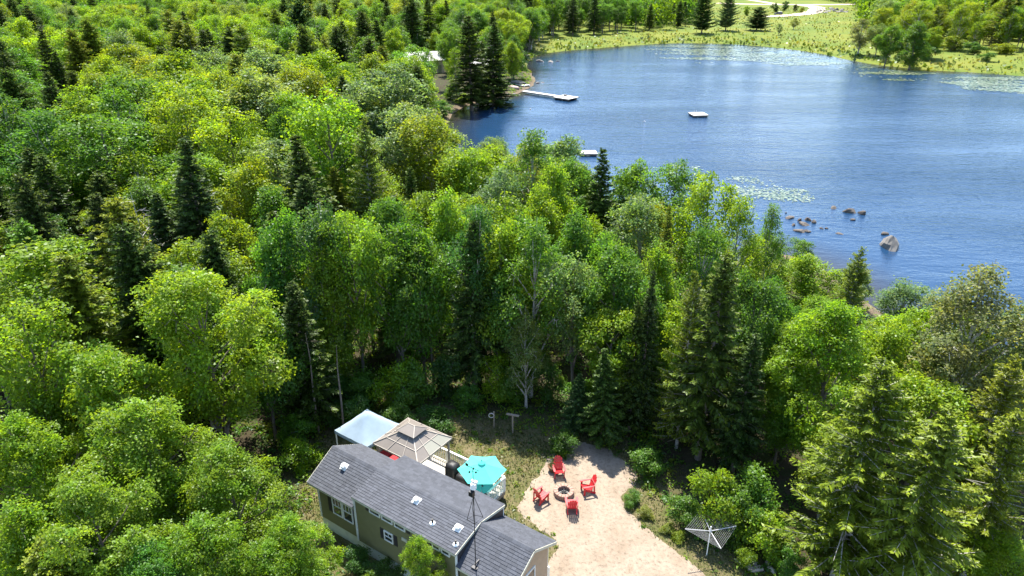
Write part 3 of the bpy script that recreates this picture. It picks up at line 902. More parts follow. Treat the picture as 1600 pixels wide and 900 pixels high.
# --- the rest of the woods
cand = []
r = np.random.default_rng(5)
def allowed(x, y):
    return (sdist(POND, x, y) > 2.2) & (sdist(CLEARING, x, y) > 0.9) & (sdist(MEADOW, x, y) > 1.0)
for (y0, y1, sp) in [(30, 62, 4.3), (62, 130, 5.7), (130, 260, 6.8), (260, 620, 7.6)]:
    ys = np.arange(y0, y1, sp * .87)
    for k, yy in enumerate(ys):
        half = yy * 0.78 + 12
        xs = np.arange(-half, half, sp) + (k % 2) * sp / 2
        xs = xs + r.uniform(-.38, .38, len(xs)) * sp
        yv = yy + r.uniform(-.38, .38, len(xs)) * sp
        cand += list(zip(xs, yv))
cand = np.array(cand)
cand = cand[allowed(cand[:, 0], cand[:, 1])]
keyT = np.array(TREES)
candS = sdist(POND, cand[:, 0], cand[:, 1])
clump = wobble(cand[:, 0], cand[:, 1], 17, 1, 4) + r.normal(size=len(cand)) * .55
tonef = wobble(cand[:, 0], cand[:, 1], 29, 1, 9) + r.normal(size=len(cand)) * .5
CAB = at(640, 780, 0)
fill = []
VIEW = np.array([(700, 242), (690, 205), (705, 168), (760, 152), (815, 100), (830, 85), (1060, 66), (1600, 118), (1600, 395), (1440, 445), (1395, 425), (1290, 368), (1225, 330), (1180, 308), (1110, 272), (1075, 240), (1030, 262), (985, 240), (900, 243), (880, 215), (790, 210), (745, 228)], float)
for (x, y), c, tf, s in zip(cand, clump, tonef, candS):
    left = x < -2 + (y - 60) * 0.02 and y < 130
    con = c > (0.62 if left or y > 120 else 0.5)
    h = (r.uniform(7.5, 13) if y < 62 else r.uniform(8, 15.5)) * (1.15 if con else 1)
    R = h * r.uniform(.18, .25) * (1.25 if y > 62 or left else 1) if con else h * r.uniform(.21, .31) * (1.32 if left or y > 70 else 1)
    pr = proj(x, y, h)
    pg = proj(x, y, 0)
    if pr[0] < -140 or pr[0] > 1740 or pr[1] < -60 and pg[1] < -25:
        continue
    if y > 420 and x < 70 or y > 380 and x < -100:     # hidden behind the woods before them
        continue
    hide = False
    for hx_, hy_ in ((at(660, 92, 3.2)), (at(757, 97, 2.5))):       # the cottage and shed stand in a gap of the woods
        hide |= hy_ - 62 < y < hy_ + 6 and abs(x - hx_ * y / hy_) < 6.5
    if hide:
        continue
    if pg[1] > 860:                                   # nearest ground: only the trees placed above
        continue
    tips_ = [(x - math.sin(SUN_AZ) * h * f / math.tan(SUN_EL), y - math.cos(SUN_AZ) * h * f / math.tan(SUN_EL)) for f in (.5, .75, 1)]
    if y < 60 and (sdist(LIT, np.array([p[0] for p in tips_]), np.array([p[1] for p in tips_])) < R * .5).any():
        continue
    d = np.hypot(keyT[:, 0] - x, keyT[:, 1] - y)
    if (d < 0.55 * (keyT[:, 2] + R)).any():
        continue
    # keep low along the water's edge where the photograph shows water behind
    if s < 12 and y < 130 and x > -12:
        h *= .85 if x < 14 else .62
        R *= .95 if x < 14 else .8
    if x > 14 and y < 62:
        h *= .62; R *= .72
    if 45 < y < 75 and -16 < x < 14:
        h *= 1.12
    if y < 190:                                        # the photograph shows open water here: such a tree is a lower one
        for _ in range(9):
            pts_ = [proj(x + ox, y, h * hz - 1) for ox, hz in ((0, 1), (-R * .8, .72), (R * .8, .72), (0, .8))]
            if (sdist(VIEW, np.array([p[0] for p in pts_]), np.array([p[1] for p in pts_])) < 0).any():
                h *= .88
                R *= .92
        if h < 3.2:
            continue
    fill.append((x, y, h, R, con, tf, math.hypot(x, y)))
fill.sort(key=lambda t: t[6])
CAP = {'maple': 297, 'birch': 297, 'open': 230, 'spruce': 290, 'hemlock': 150, 'olive': 120}
have = {k: sum(1 for o in bpy.data.objects if o.name.split('.')[0] == KIND_WORD[k][0]) for k in CAP}
def choose(con, tf, y):
    if con:
        k = 'spruce' if tf < .1 else 'hemlock' if tf < .75 else 'olive'
        return k, ('spruce' if k == 'spruce' and tf > -.75 else 'dark' if k == 'spruce' else 'olive' if tf > .55 else 'spruce')
    tone = 'deep' if tf < -.8 else 'mid' if tf < -.1 else 'lime' if tf < .55 else 'yellow' if tf < 1.0 else 'pale' if tf < 1.35 else 'gold'
    u_ = r.random()
    return ('maple' if u_ < .5 else 'birch' if u_ < .84 else 'open'), tone
far = {True: [], False: []}
for (x, y, h, R, con, tf, d) in fill:
    kind, tone = choose(con, tf, y)
    if have[kind] >= CAP[kind]:
        kind = next((k for k in (('spruce', 'hemlock', 'olive') if con else ('maple', 'birch', 'open')) if have[k] < CAP[k]), None)
    if kind and d < 330:
        have[kind] += 1
        plant(kind, x, y, h, R, tone)
    else:
        far[con].append((x, y, h, R, tone, d))
count = have
nb_key = nc_key = 0
print('individual', count, 'keys', nb_key, nc_key, 'mass', len(far[True]), len(far[False]))

# the mass of the far woods: real crowns, joined, nobody could count them
def far_template(con, seed, n):
    q = np.random.default_rng(seed)
    if con:
        t = q.random(n) ** .75
        rad = (1 - t) ** .8 * np.sqrt(q.random(n)) * 1.0
        rad = np.maximum(rad, (1 - t) * .45)
        a = q.uniform(0, 6.28, n)
        P = np.stack([rad * np.cos(a), rad * np.sin(a), .1 + .9 * t - .06 * rad], 1)
        Nn = np.stack([np.cos(a) * .4, np.sin(a) * .4, np.ones(n) * .8], 1) + q.normal(size=(n, 3)) * .4
        A = np.stack([np.cos(a), np.sin(a), -.25 * np.ones(n)], 1)
        return P, Nn, A
    cl, pe, lf = {960: (120, 8, .36), 640: (106, 6, .45), 360: (90, 4, .6)}[n]
    _, Vq, _, _ = broadleaf(seed, 10, 3, .14, 16, cl, pe, lf, 1.25, False, .25)
    Q = Vq.reshape(-1, 4, 3)
    C_, A_ = Q.mean(1), Q[:, 2] - Q[:, 0]
    return C_ / [3, 3, 10], np.cross(Q[:, 1] - Q[:, 3], A_) * -1, A_
def far_mass(con, name, label):
    Vs, Ts = [], []
    q = np.random.default_rng(77)
    tpl = [[far_template(con, 300 + i, n) for i in range(6)] for n in ((620, 380, 220) if con else (960, 640, 360))]
    GZ = ground_z(np.array([f[0] for f in far[con]]), np.array([f[1] for f in far[con]]))
    for (x, y, h, R, tone, d), gz_ in zip(far[con], GZ):
        lod = 0 if d < 170 else 1 if d < 270 else 2
        P, Nn, A = tpl[lod][q.integers(6)]
        a = q.uniform(0, 6.28)
        Rm = np.array([[math.cos(a), -math.sin(a), 0], [math.sin(a), math.cos(a), 0], [0, 0, 1]])
        P2 = (P @ Rm.T) * [R, R, h] + q.normal(size=P.shape) * .06
        sz = (.42, .60, .95)[lod]
        L = sz * q.uniform(.7, 1.4, len(P))
        v, _ = leaf_quads(P2 + [x, y, gz_], Nn @ Rm.T + q.normal(size=P.shape) * .55, L, L * (.42 if con else .72), q, A @ Rm.T)
        Vs.append(v)
        c = np.array(TONES[tone]) * q.uniform(.62, .9)
        kk = q.uniform(.8, 1.15, len(P) // 4 + 1)
        Ts.append(c * np.repeat(np.repeat(kk, 4)[:len(P)], 4)[:, None])
    V_ = np.concatenate(Vs)
    o = link(bpy.data.objects.new(name, np_mesh(name, V_, np.arange(len(V_)).reshape(-1, 4), M['needle_far' if con else 'leaf_far'], np.concatenate(Ts))))
    print(name, len(V_) // 2, 'tris')
    return tag(o, label, 'woods', None, 'stuff')
far_mass(False, 'far_broadleaf_woods', 'far mass of broadleaf woods filling the top of the photo')
far_mass(True, 'far_conifer_woods', 'far scattered conifers standing among the distant broadleaf woods')

# ------------------------------------------------------------------ the cabin (park-model cottage)
M['shingle'] = simple('shingle', (0.056, 0.060, 0.071), 0.9, 0.16, 22, bump=0.006, island=0.2)
M['siding'] = simple('siding', (0.165, 0.155, 0.07), 0.75, 0.08, 2.5)
M['tan'] = simple('tan_wall', (0.40, 0.29, 0.19), 0.8, 0.08, 3)
M['white'] = simple('white_paint', (0.74, 0.74, 0.70), 0.5, 0.08, 5)
M['fascia'] = simple('fascia', (0.50, 0.48, 0.38), 0.6, 0.08, 5)
M['skirt'] = simple('skirting', (0.50, 0.53, 0.45), 0.7, 0.12, 3)
M['shutter'] = simple('shutter', (0.035, 0.03, 0.03), 0.6, 0.2, 6)  # also used as painted shade on one gable end and the gazebo vent gap
M['black'] = simple('black_cover', (0.012, 0.012, 0.013), 0.55, 0.3, 5)
M['black_metal'] = simple('black_metal', (0.02, 0.02, 0.022), 0.45, 0.2, 8, 0.4)
M['grey_metal'] = simple('grey_metal', (0.45, 0.46, 0.47), 0.4, 0.1, 8, 0.7)
M['red'] = simple('red_plastic', (0.52, 0.016, 0.022), 0.45, 0.12, 4)
M['redcloth'] = simple('red_cushion', (0.32, 0.012, 0.018), 0.85, 0.15, 6)
M['deck'] = simple('deck_board', (0.48, 0.45, 0.40), 0.8, 0.2, 3, island=0.0)
M['timber'] = simple('timber', (0.22, 0.18, 0.135), 0.85, 0.2, 4)
M['stone'] = simple('fire_stone', (0.30, 0.19, 0.145), 0.9, 0.3, 9, bump=0.01)
M['ash'] = simple('ash', (0.16, 0.155, 0.15), 1.0, 0.4, 12)
M['char'] = simple('charred_wood', (0.03, 0.027, 0.025), 0.95, 0.4, 10)
M['rock'] = simple('rock', (0.085, 0.070, 0.056), 0.85, 0.45, 1.6, bump=0.06)
M['rock_grey'] = simple('rock_grey', (0.16, 0.145, 0.125), 0.85, 0.35, 1.2, bump=0.06)
M['log'] = simple('log_wood', (0.33, 0.28, 0.23), 0.9, 0.3, 5)
M['pot'] = simple('clay_pot', (0.14, 0.07, 0.035), 0.7, 0.2, 5)
M['raft'] = simple('raft_deck', (0.52, 0.50, 0.46), 0.8, 0.22, 1.5)
M['boat'] = simple('boat_hull', (0.42, 0.28, 0.25), 0.5, 0.15, 2)
def glass_mat():
    m, N, L, P = nmat('window_glass')
    P.inputs['Base Color'].default_value = (0.03, 0.035, 0.035, 1)
    P.inputs['Roughness'].default_value = 0.05
    P.inputs['Specular IOR Level'].default_value = 0.7
    return m
M['glass'] = glass_mat()
def cloth(name, col, trans=0.4, var=0.06, scale=2.0):
    m, N, L, P = nmat(name)
    n = noise(N, L, scale, 5, 0.6)
    r_ = ramp(N, [(0.3, tuple(c * (1 - var) for c in col)), (0.7, tuple(min(1, c * (1 + var)) for c in col))])
    L.new(n.outputs[0], r_.inputs[0])
    d, t, mx = N.new('ShaderNodeBsdfDiffuse'), N.new('ShaderNodeBsdfTranslucent'), N.new('ShaderNodeMixShader')
    L.new(r_.outputs[0], d.inputs[0])
    L.new(r_.outputs[0], t.inputs[0])
    mx.inputs[0].default_value = trans
    L.new(d.outputs[0], mx.inputs[1])
    L.new(t.outputs[0], mx.inputs[2])
    L.new(mx.outputs[0], N['Material Output'].inputs[0])
    return m
M['teal'] = cloth('teal_canopy', (0.13, 0.66, 0.58), 0.4)
M['tent'] = cloth('tent_canopy', (0.32, 0.41, 0.49), 0.3)
M['panel'] = simple('roof_panel', (0.155, 0.134, 0.115), 0.5, 0.12, 1.2, island=0.0)
M['panel_pale'] = simple('roof_panel_pale', (0.21, 0.205, 0.165), 0.5, 0.1, 1.2)
M['rib'] = simple('roof_rib', (0.27, 0.238, 0.20), 0.5, 0.08, 4)
M['sling'] = simple('sling_fabric', (0.10, 0.30, 0.31), 0.8, 0.1, 5)
M['line_grey'] = simple('line_grey', (0.40, 0.40, 0.39), 0.6, 0.1, 5)
M['tabletop'] = simple('table_top', (0.09, 0.30, 0.33), 0.2, 0.1, 4)

CX, CY, CA = -6.558, 27.512, -0.604
def cab(u, v, z=0.0):
    return (CX + u * math.cos(CA) - v * math.sin(CA), CY + u * math.sin(CA) + v * math.cos(CA), z)
def to_cab(x, y):
    dx, dy = x - CX, y - CY
    return (dx * math.cos(CA) + dy * math.sin(CA), -dx * math.sin(CA) + dy * math.cos(CA))

cabin = empty('cabin', (CX, CY, 0), CA, 'long olive-sided cabin with grey shingle roofs on three levels', 'cabin')
ZR, ZL, ZC, W = 3.886, 2.848, 3.502, 1.827

def slope(sgn, u0, u1, zr, ze, we=W):
    """Corner points of one roof slope, eave first."""
    return [(u0, sgn * we, ze), (u1, sgn * we, ze), (u1, 0, zr), (u0, 0, zr)]

def shingles(u0, u1, zr, ze, sgn, parent, seed):
    """Overlapping shingle tabs in courses, each with its own edges and a lifted butt."""
    q = random.Random(seed)
    mb = MB()
    L = math.hypot(W, zr - ze)
    nrm = Vector((0, sgn * (zr - ze), W)).normalized()
    n = int(L / 0.142)
    def pt(u, s, h):
        s = min(s, L)
        return (u + nrm.x * h, sgn * (W - W * s / L) + nrm.y * h, ze + (zr - ze) * s / L + nrm.z * h)
    for k in range(n + 1):
        s0 = k * L / (n + .4) - 0.03
        s1 = s0 + L / n + 0.02
        u = u0 - q.uniform(0, .3)
        while u < u1:
            w = q.uniform(.17, .36)
            a, b = max(u, u0), min(u + w - 0.006, u1)
            if b - a > 0.02:
                h0, h1 = 0.024 + q.uniform(0, .008), 0.007
                mb.add([pt(a, s0, h0), pt(b, s0, h0), pt(b, s1, h1), pt(a, s1, h1), pt(a, s0, 0.0), pt(b, s0, 0.0)], [(0, 1, 2, 3) if sgn < 0 else (3, 2, 1, 0), (4, 5, 1, 0)])
            u += w
    o = mb.build('shingles', M['shingle'], parent)
    o['kind'] = 'stuff'
    return o

for (u0, u1, zr, ze, sd0) in [(-3.202, -0.002, ZR - .012, ZL, 1), (0.0, 6.291, ZR, ZC, 2), (6.296, 9.125, ZR - .06, ZL - .02, 3)]:
    mb = MB()
    for sgn in (-1, 1):
        s_ = slope(sgn, u0, u1, zr, ze)
        mb.slab(s_ if sgn < 0 else s_[::-1], 0.09)
    rf = mb.build('roof', M['shingle'], cabin)
    for sgn in (-1, 1):
        shingles(u0, u1, zr, ze, sgn, rf, sd0 * 10 + sgn)
        f = MB()
        f.beam((u0, sgn * (W + .013), ze - .07), (u1, sgn * (W + .013), ze - .07), .024, .13)
        f.build('fascia', M['fascia'], rf)
        for ue in (u0 - .012, u1 + .012):
            if (ue > -.1 and ue < .1) or (6.2 < ue < 6.29):
                continue
            MB().beam((ue, sgn * W, ze - .06), (ue, 0, zr - .06), .024, .13, up=(0, -sgn * (zr - ze), W)).build('rake_board', M['fascia'], rf)
    # ridge caps
    k = int((u1 - u0) / .21)
    rc = MB()
    for i in range(k):
        a, b = u0 + (u1 - u0) * i / k, u0 + (u1 - u0) * (i + 1.15) / k
        b = min(b, u1)
        dz = (zr - ze) / W * .13
        rc.add([(a, -.13, zr - dz + .035), (b, -.13, zr - dz + .028), (b, 0, zr + .034), (a, 0, zr + .042), (a, .13, zr - dz + .035), (b, .13, zr - dz + .028)], [(0, 1, 2, 3), (3, 2, 5, 4)])
    rc.build('ridge_cap', M['shingle'], rf)['kind'] = 'stuff'

def siding_wall(u0, u1, z0, z1, v, sgn, name='wall', mat='siding'):
    """Lapped boards: each course leans out at its foot."""
    mb = MB()
    n = max(1, round((z1 - z0) / 0.115))
    for k in range(n):
        za, zb = z0 + (z1 - z0) * k / n, z0 + (z1 - z0) * (k + 1) / n
        mb.add([(u0, v + sgn * .016, za), (u1, v + sgn * .016, za), (u1, v + sgn * .002, zb), (u0, v + sgn * .002, zb), (u0, v, za), (u1, v, za)],
               [(0, 1, 2, 3) if sgn < 0 else (3, 2, 1, 0), (4, 5, 1, 0)])
    mb.box(((u0 + u1) / 2, v - sgn * .04, (z0 + z1) / 2), (u1 - u0 - .01, .08, z1 - z0))
    return mb.build(name, M[mat], cabin)
def end_wall(u, zr, ze, v, mat='siding', t=0.06, z0=0.7):
    sl = (zr - ze) / W
    zt = zr - sl * v - .10
    poly = [(-v, z0), (v, z0), (v, zt), (0, zr - .10), (-v, zt)]
    vs = [(u - t / 2, y, z) for y, z in poly] + [(u + t / 2, y, z) for y, z in poly]
    MB().add(vs, [(4, 3, 2, 1, 0), (5, 6, 7, 8, 9)] + [(i, (i + 1) % 5, 5 + (i + 1) % 5, 5 + i) for i in range(5)]).build('end_wall', M[mat], cabin)
for sgn in (-1, 1):
    siding_wall(-2.72, 0.0, .70, 2.80, sgn * 1.60, sgn)
    siding_wall(0.03, 6.25, .70, 3.42, sgn * 1.70, sgn)
    siding_wall(6.29, 8.78, .70, 2.78, sgn * 1.60, sgn, mat='tan' if sgn > 0 else 'siding')
    MB().box((2.98, sgn * 1.64, .36), (6.3, .05, .72)).build('skirting', M['skirt'], cabin)
    MB().box((-1.36, sgn * 1.55, .36), (2.7, .05, .72)).build('skirting', M['skirt'], cabin)
    MB().box((7.53, sgn * 1.55, .36), (2.5, .05, .72)).build('skirting', M['skirt'], cabin)
end_wall(-2.75, ZR, ZL, 1.61)
end_wall(0.03, ZR, ZC, 1.72)
end_wall(6.25, ZR, ZC, 1.72, 'shutter')  # sided wall in shade: near-black colour stands in for that shade
end_wall(8.80, ZR - .06, ZL - .02, 1.61, 'tan')
MB().box((8.79, 0, .36), (.05, 3.1, .70)).build('skirting', M['skirt'], cabin)
MB().box((-2.74, 0, .36), (.05, 3.1, .70)).build('skirting', M['skirt'], cabin)
for u, v, z1 in [(-2.72, -1.62, 2.78), (0.02, -1.735, 3.42), (6.25, -1.735, 3.42), (8.78, -1.63, 2.76), (8.78, 1.63, 2.76), (6.25, 1.735, 3.42)]:
    MB().box((u, v, (.7 + z1) / 2), (.09, .05, z1 - .7)).build('corner_board', M['white'], cabin)

def window(u0, u1, z0, z1, v, sgn, sash=True, grid=0):
    y = v + sgn * .03
    fr = MB()
    t = .05
    for a, b, c, d in [(u0, u1, z0, z0 + t), (u0, u1, z1 - t, z1), (u0, u0 + t, z0 + t, z1 - t), (u1 - t, u1, z0 + t, z1 - t)]:
        fr.box(((a + b) / 2, y, (c + d) / 2), (b - a, .07, d - c))
    o = fr.build('window', M['white'], cabin)
    zm = (z0 + z1) / 2
    for a, b in ([(z0 + t, zm - .015), (zm + .015, z1 - t)] if sash else [(z0 + t, z1 - t)]):
        MB().box(((u0 + u1) / 2, y - sgn * .005, (a + b) / 2), (u1 - u0 - 2 * t, .02, b - a)).build('pane', M['glass'], o)
    if sash:
        MB().box(((u0 + u1) / 2, y + sgn * .005, zm), (u1 - u0 - 2 * t, .05, .035)).build('rail', M['white'], o)
    for g_ in range(1, grid + 1):
        MB().box((u0 + (u1 - u0) * g_ / (grid + 1), y + sgn * .008, (zm + z1) / 2 if sash else zm), (.018, .03, (z1 - z0) / 2 - t if sash else z1 - z0 - 2 * t)).build('muntin', M['white'], o)
    return o
def shutter(u0, u1, z0, z1, v, sgn):
    mb = MB()
    mb.box(((u0 + u1) / 2, v + sgn * .022, (z0 + z1) / 2), (u1 - u0, .03, z1 - z0))
    n = int((z1 - z0) / .07)
    for k in range(n):
        z = z0 + .04 + (z1 - z0 - .08) * (k + .5) / n
        mb.box(((u0 + u1) / 2, v + sgn * .042, z), (u1 - u0 - .06, .014, .03))
    mb.build('shutter', M['shutter'], cabin)
window(-1.72, -1.04, 1.46, 2.62, -1.60, -1, True, 2)
window(-0.98, -0.30, 1.46, 2.62, -1.60, -1, True, 2)
shutter(-2.04, -1.78, 1.46, 2.62, -1.60, -1)
shutter(-0.26, -0.04, 1.46, 2.62, -1.60, -1)
for a, b in [(1.05, 1.74), (1.84, 2.52), (2.64, 3.30), (4.9, 5.35), (5.42, 5.9)]:
    window(a, b, 3.03, 3.30, -1.70, -1, False, 0)
shutter(.80, 1.0, 3.03, 3.30, -1.70, -1)
shutter(3.36, 3.58, 3.03, 3.30, -1.70, -1)
shutter(4.62, 4.84, 3.03, 3.30, -1.70, -1)
window(1.90, 2.46, 1.82, 2.40, -1.70, -1, True, 1)
shutter(1.64, 1.86, 1.80, 2.42, -1.70, -1)
shutter(2.50, 2.72, 1.80, 2.42, -1.70, -1)
MB().box((3.2, -1.735, 2.5), (.32, .04, .16)).build('wall_vent', M['fascia'], cabin)
window(6.8, 7.5, 1.5, 2.5, -1.60, -1, True, 1)
def end_window():
    fr = MB()
    for y0, y1, z0, z1 in [(-.5, .5, 1.3, 1.36), (-.5, .5, 2.34, 2.4), (-.5, -.44, 1.36, 2.34), (.44, .5, 1.36, 2.34)]:
        fr.box((8.85, (y0 + y1) / 2, (z0 + z1) / 2), (.06, y1 - y0, z1 - z0))
    o = fr.build('window', M['white'], cabin)
    MB().box((8.845, 0, 1.85), (.03, .88, .98)).build('pane', M['glass'], o)
end_window()
# roof fittings
def roof_z(u, v):
    ze = ZC if 0 < u < 6.29 else ZL
    return ZR - (ZR - ze) / W * abs(v)
for u, v in [(-1.79, -.57), (2.97, -.53), (5.61, -.76)]:
    z = roof_z(u, v)
    ze = ZC if 0 < u < 6.29 else ZL
    R = Matrix.Rotation(math.atan2(ZR - ze, W), 3, 'X')
    o = MB().box((u, v, z + .03), (.37, .37, .03), R=R).build('roof_vent', M['white'], cabin)
    MB().box(Vector((u, v, z)) + R @ Vector((0, 0, .15)), (.25, .25, .15), R=R).build('cap', M['white'], o, bevel=.04)
for u, v in [(4.42, -1.11), (6.02, -1.45)]:
    z = roof_z(u, v)
    o = MB().lathe([(.15, -.02), (.13, .05), (.06, .09)], (u, v, z), 12).build('vent_flashing', M['white'], cabin)
    MB().lathe([(.045, .0), (.045, .26), (.0, .26)], (u, v, z), 10).build('vent_pipe', M['black_metal'], o)

# weather mast on the roof of the low wing
mu, mv = 7.12, -1.5
mz = roof_z(mu, mv) - .06
mast = empty('weather_mast', cab(mu, mv, mz), CA, 'thin black mast with weather sensors and stays on the low roof', 'mast')
MB().tube([(0, 0, 0), (0, 0, 5.3)], [.022, .015], 8).build('pole', M['black_metal'], mast)
MB().box((0, 0, .03), (.28, .28, .05)).box((0, .1, .22), (.05, .3, .05)).build('foot_bracket', M['black_metal'], mast)
for a in (0.3, 2.4, 4.5):
    mbs = MB()
    e = (math.cos(a) * .38, math.sin(a) * .38, 2.9)
    mbs.tube([(0, 0, 3.9), e, (0, 0, 2.4)], .013, 5)
    mbs.tube([(0, 0, 2.9), e], .011, 5)
    mbs.build('stay', M['black_metal'], mast)
MB().lathe([(.0, 4.55), (.11, 4.52), (.13, 4.46), (.11, 4.42), (.13, 4.38), (.11, 4.34), (.13, 4.3), (.0, 4.28)], (0, 0, 0), 12).build('radiation_shield', M['white'], mast)
MB().box((0, -.12, 4.1), (.2, .16, .22)).build('control_box', M['black_metal'], mast)
MB().box((.1, -.05, 4.7), (.26, .12, .1)).build('solar_panel', M['white'], mast)
vane = MB().tube([(-.3, 0, 5.3), (.3, 0, 5.3)], .012, 5)
vane.box((-.3, 0, 5.34), (.14, .01, .14))
vane.build('wind_vane', M['black_metal'], mast)
cup = MB()
for a in (0, 2.09, 4.19):
    cup.tube([(0, 0, 5.15), (.14 * math.cos(a), .14 * math.sin(a), 5.15)], .007, 4)
    cup.lathe([(.0, -.04), (.035, -.02), (.04, .03)], (.15 * math.cos(a), .15 * math.sin(a), 5.15), 8)
cup.build('anemometer', M['black_metal'], mast)

# ------------------------------------------------------------------ deck behind the cabin
DZ = 0.5
deck = empty('deck', cab(0, 1.8), CA, 'pale weathered board deck behind the cabin', 'deck')
n = 25
for k in range(n):
    v = .08 + (k + .5) * 3.6 / n
    b = MB().box((.33, v, DZ - .02), (6.86, 3.6 / n - .012, .04)).build('board', M['deck'], deck)
fr = MB()
for v in (.1, 3.66):
    fr.box((.33, v, DZ - .14), (6.84, .05, .2))
for u in (-3.08, 3.74):
    fr.box((u, 1.88, DZ - .14), (.05, 3.5, .2))
fr.build('rim_joist', M['timber'], deck)
for u in (-3, -.8, 1.4, 3.66):
    for v in (.2, 3.55):
        MB().box((u, v, .14), (.1, .1, .44)).build('post', M['timber'], deck)

rail = empty('deck_railing', cab(-.5, 5.45, DZ), CA, 'white deck railing behind the gazebo and umbrella', 'railing')
def rail_run(par, a, b, h=.92):
    a, b = Vector(a), Vector(b)
    L = (b - a).length
    up = Vector((0, 0, 1))
    MB().beam(a + up * h, b + up * h, .11, .045).build('top_rail', M['white'], par)
    MB().beam(a + up * .1, b + up * .1, .05, .04).build('bottom_rail', M['white'], par)
    m = max(1, round(L / 1.4))
    for i in range(m + 1):
        MB().box(a.lerp(b, i / m) + up * (h / 2 - .02), (.085, .085, h - .03)).build('post', M['white'], par)
    k = int(L / .13)
    for i in range(1, k):
        MB().box(a.lerp(b, i / k) + up * (h / 2 + .04), (.03, .03, h - .17)).build('baluster', M['white'], par)
rail_run(rail, (-2.4, 0, 0), (4.22, 0, 0))
rail_run(rail, (4.22, -.12, 0), (4.22, -1.5, 0))
steps_rail = empty('step_railing', cab(6.5, 2.05, 0), CA, 'short white handrail at the corner of the cabin beside the gravel', 'railing')
MB().box((0, 0, .55), (.09, .09, 1.1)).build('post', M['white'], steps_rail)
MB().box((2.1, .05, .38), (.08, .08, .76)).build('post', M['white'], steps_rail)
MB().beam((-.05, 0, 1.05), (2.15, .05, .72), .09, .05).build('top_rail', M['white'], steps_rail)

# gazebo
gu0, gu1, gv0, gv1, ge = -2.97, .27, 2.5, 5.32, 2.6
gz = empty('gazebo', cab((gu0 + gu1) / 2, (gv0 + gv1) / 2, DZ), CA, 'tan two-tier hardtop gazebo standing on the deck', 'gazebo')
hw, hd, e_ = (gu1 - gu0) / 2, (gv1 - gv0) / 2, ge - DZ
iw, idp, it = .50, .44, e_ + .62
def lerp3(a, b, t):
    return tuple(a[i] + (b[i] - a[i]) * t for i in range(3))
outer = [(-hw, -hd, e_), (hw, -hd, e_), (hw, hd, e_), (-hw, hd, e_)]
inner = [(-iw, -idp, it), (iw, -idp, it), (iw, idp, it), (-iw, idp, it)]
cnt = 0
for s in range(4):
    A, B, C_, D_ = outer[s], outer[(s + 1) % 4], inner[(s + 1) % 4], inner[s]
    cuts = [0, .33, .67, 1]
    for i in range(3):
        for j in range(2):
            t0, t1 = cuts[i] + .004, cuts[i + 1] - .004
            p = lambda t, w: lerp3(lerp3(A, B, t), lerp3(D_, C_, t), w)
            w0, w1 = (0.005, .495) if j == 0 else (.505, .995)
            MB().slab([p(t0, w0), p(t1, w0), p(t1, w1), p(t0, w1)], .012).build('roof_panel', M['panel_pale' if (s == 1 and j == 0 and i > 0) else 'panel'], gz)
    for i in range(3):
        t = cuts[i]
        a, b = lerp3(A, B, t), lerp3(D_, C_, t)
        MB().beam((a[0], a[1], a[2] + .015), (b[0], b[1], b[2] + .015), .055 if i == 0 else .035, .04).build('rib', M['rib'], gz)
    m0, m1 = lerp3(A, D_, .5), lerp3(B, C_, .5)
    MB().beam((m0[0], m0[1], m0[2] + .012), (m1[0], m1[1], m1[2] + .012), .035, .03).build('rib', M['rib'], gz)
    MB().beam((A[0], A[1], A[2] - .05), (B[0], B[1], B[2] - .05), .05, .1).build('eave_beam', M['rib'], gz)
    gp = MB()  # near-black solid bars paint the shade in the gap under the cap
    gp.beam((D_[0], D_[1], it + .06), (C_[0], C_[1], it + .06), .03, .12)
    gp.build('vent_gap_shade', M['shutter'], gz)
cw, cd_, cz = .64, .57, it + .14
cap_o = [(-cw, -cd_, cz), (cw, -cd_, cz), (cw, cd_, cz), (-cw, cd_, cz)]
rg = [(-.22, 0, cz + .28), (.22, 0, cz + .28)]
for pts in ([cap_o[0], cap_o[1], rg[1], rg[0]], [cap_o[2], cap_o[3], rg[0], rg[1]], [cap_o[1], cap_o[2], rg[1]], [cap_o[3], cap_o[0], rg[0]]):
    MB().slab(pts, .012).build('cap_panel', M['panel'], gz)
for c_ in range(4):
    MB().beam(cap_o[c_], rg[0] if c_ in (0, 3) else rg[1], .035, .03).build('cap_rib', M['rib'], gz)
MB().beam(rg[0], rg[1], .04, .03).build('cap_rib', M['rib'], gz)
for sx in (-1, 1):
    for sy in (-1, 1):
        MB().box((sx * (hw - .15), sy * (hd - .15), (e_ - .04) / 2), (.1, .1, e_ - .04)).build('post', M['rib'], gz)

# white pop-up tent
tu0, tu1, tv0, tv1, te = -6.0, -3.38, 2.45, 5.0, 2.2
tent = empty('canopy_tent', cab((tu0 + tu1) / 2, (tv0 + tv1) / 2, 0), CA, 'white pop-up canopy tent left of the gazebo', 'tent')
a, b = (tu1 - tu0) / 2, (tv1 - tv0) / 2
tm = MB()
G = 12
vs = []
for i in range(G + 1):
    for j in range(G + 1):
        x, y = -1 + 2 * i / G, -1 + 2 * j / G
        m_ = max(abs(x), abs(y))
        h = te + 1.1 * (1 - m_) ** 1.2 - .05 * math.sin(math.pi * (1 - m_)) * (1 - abs(abs(x) - abs(y))) + .02 * math.sin(9 * x + 5 * y) * math.sin(4 * y - 3 * x)
        vs.append((x * a, y * b, h - (0.05 * (1 - min(abs(x), abs(y)) ** 2) if m_ > .99 else 0)))
tm.add(vs, [(i * (G + 1) + j, (i + 1) * (G + 1) + j, (i + 1) * (G + 1) + j + 1, i * (G + 1) + j + 1) for i in range(G) for j in range(G)])
tm.build('canopy', M['tent'], tent, smooth=True)
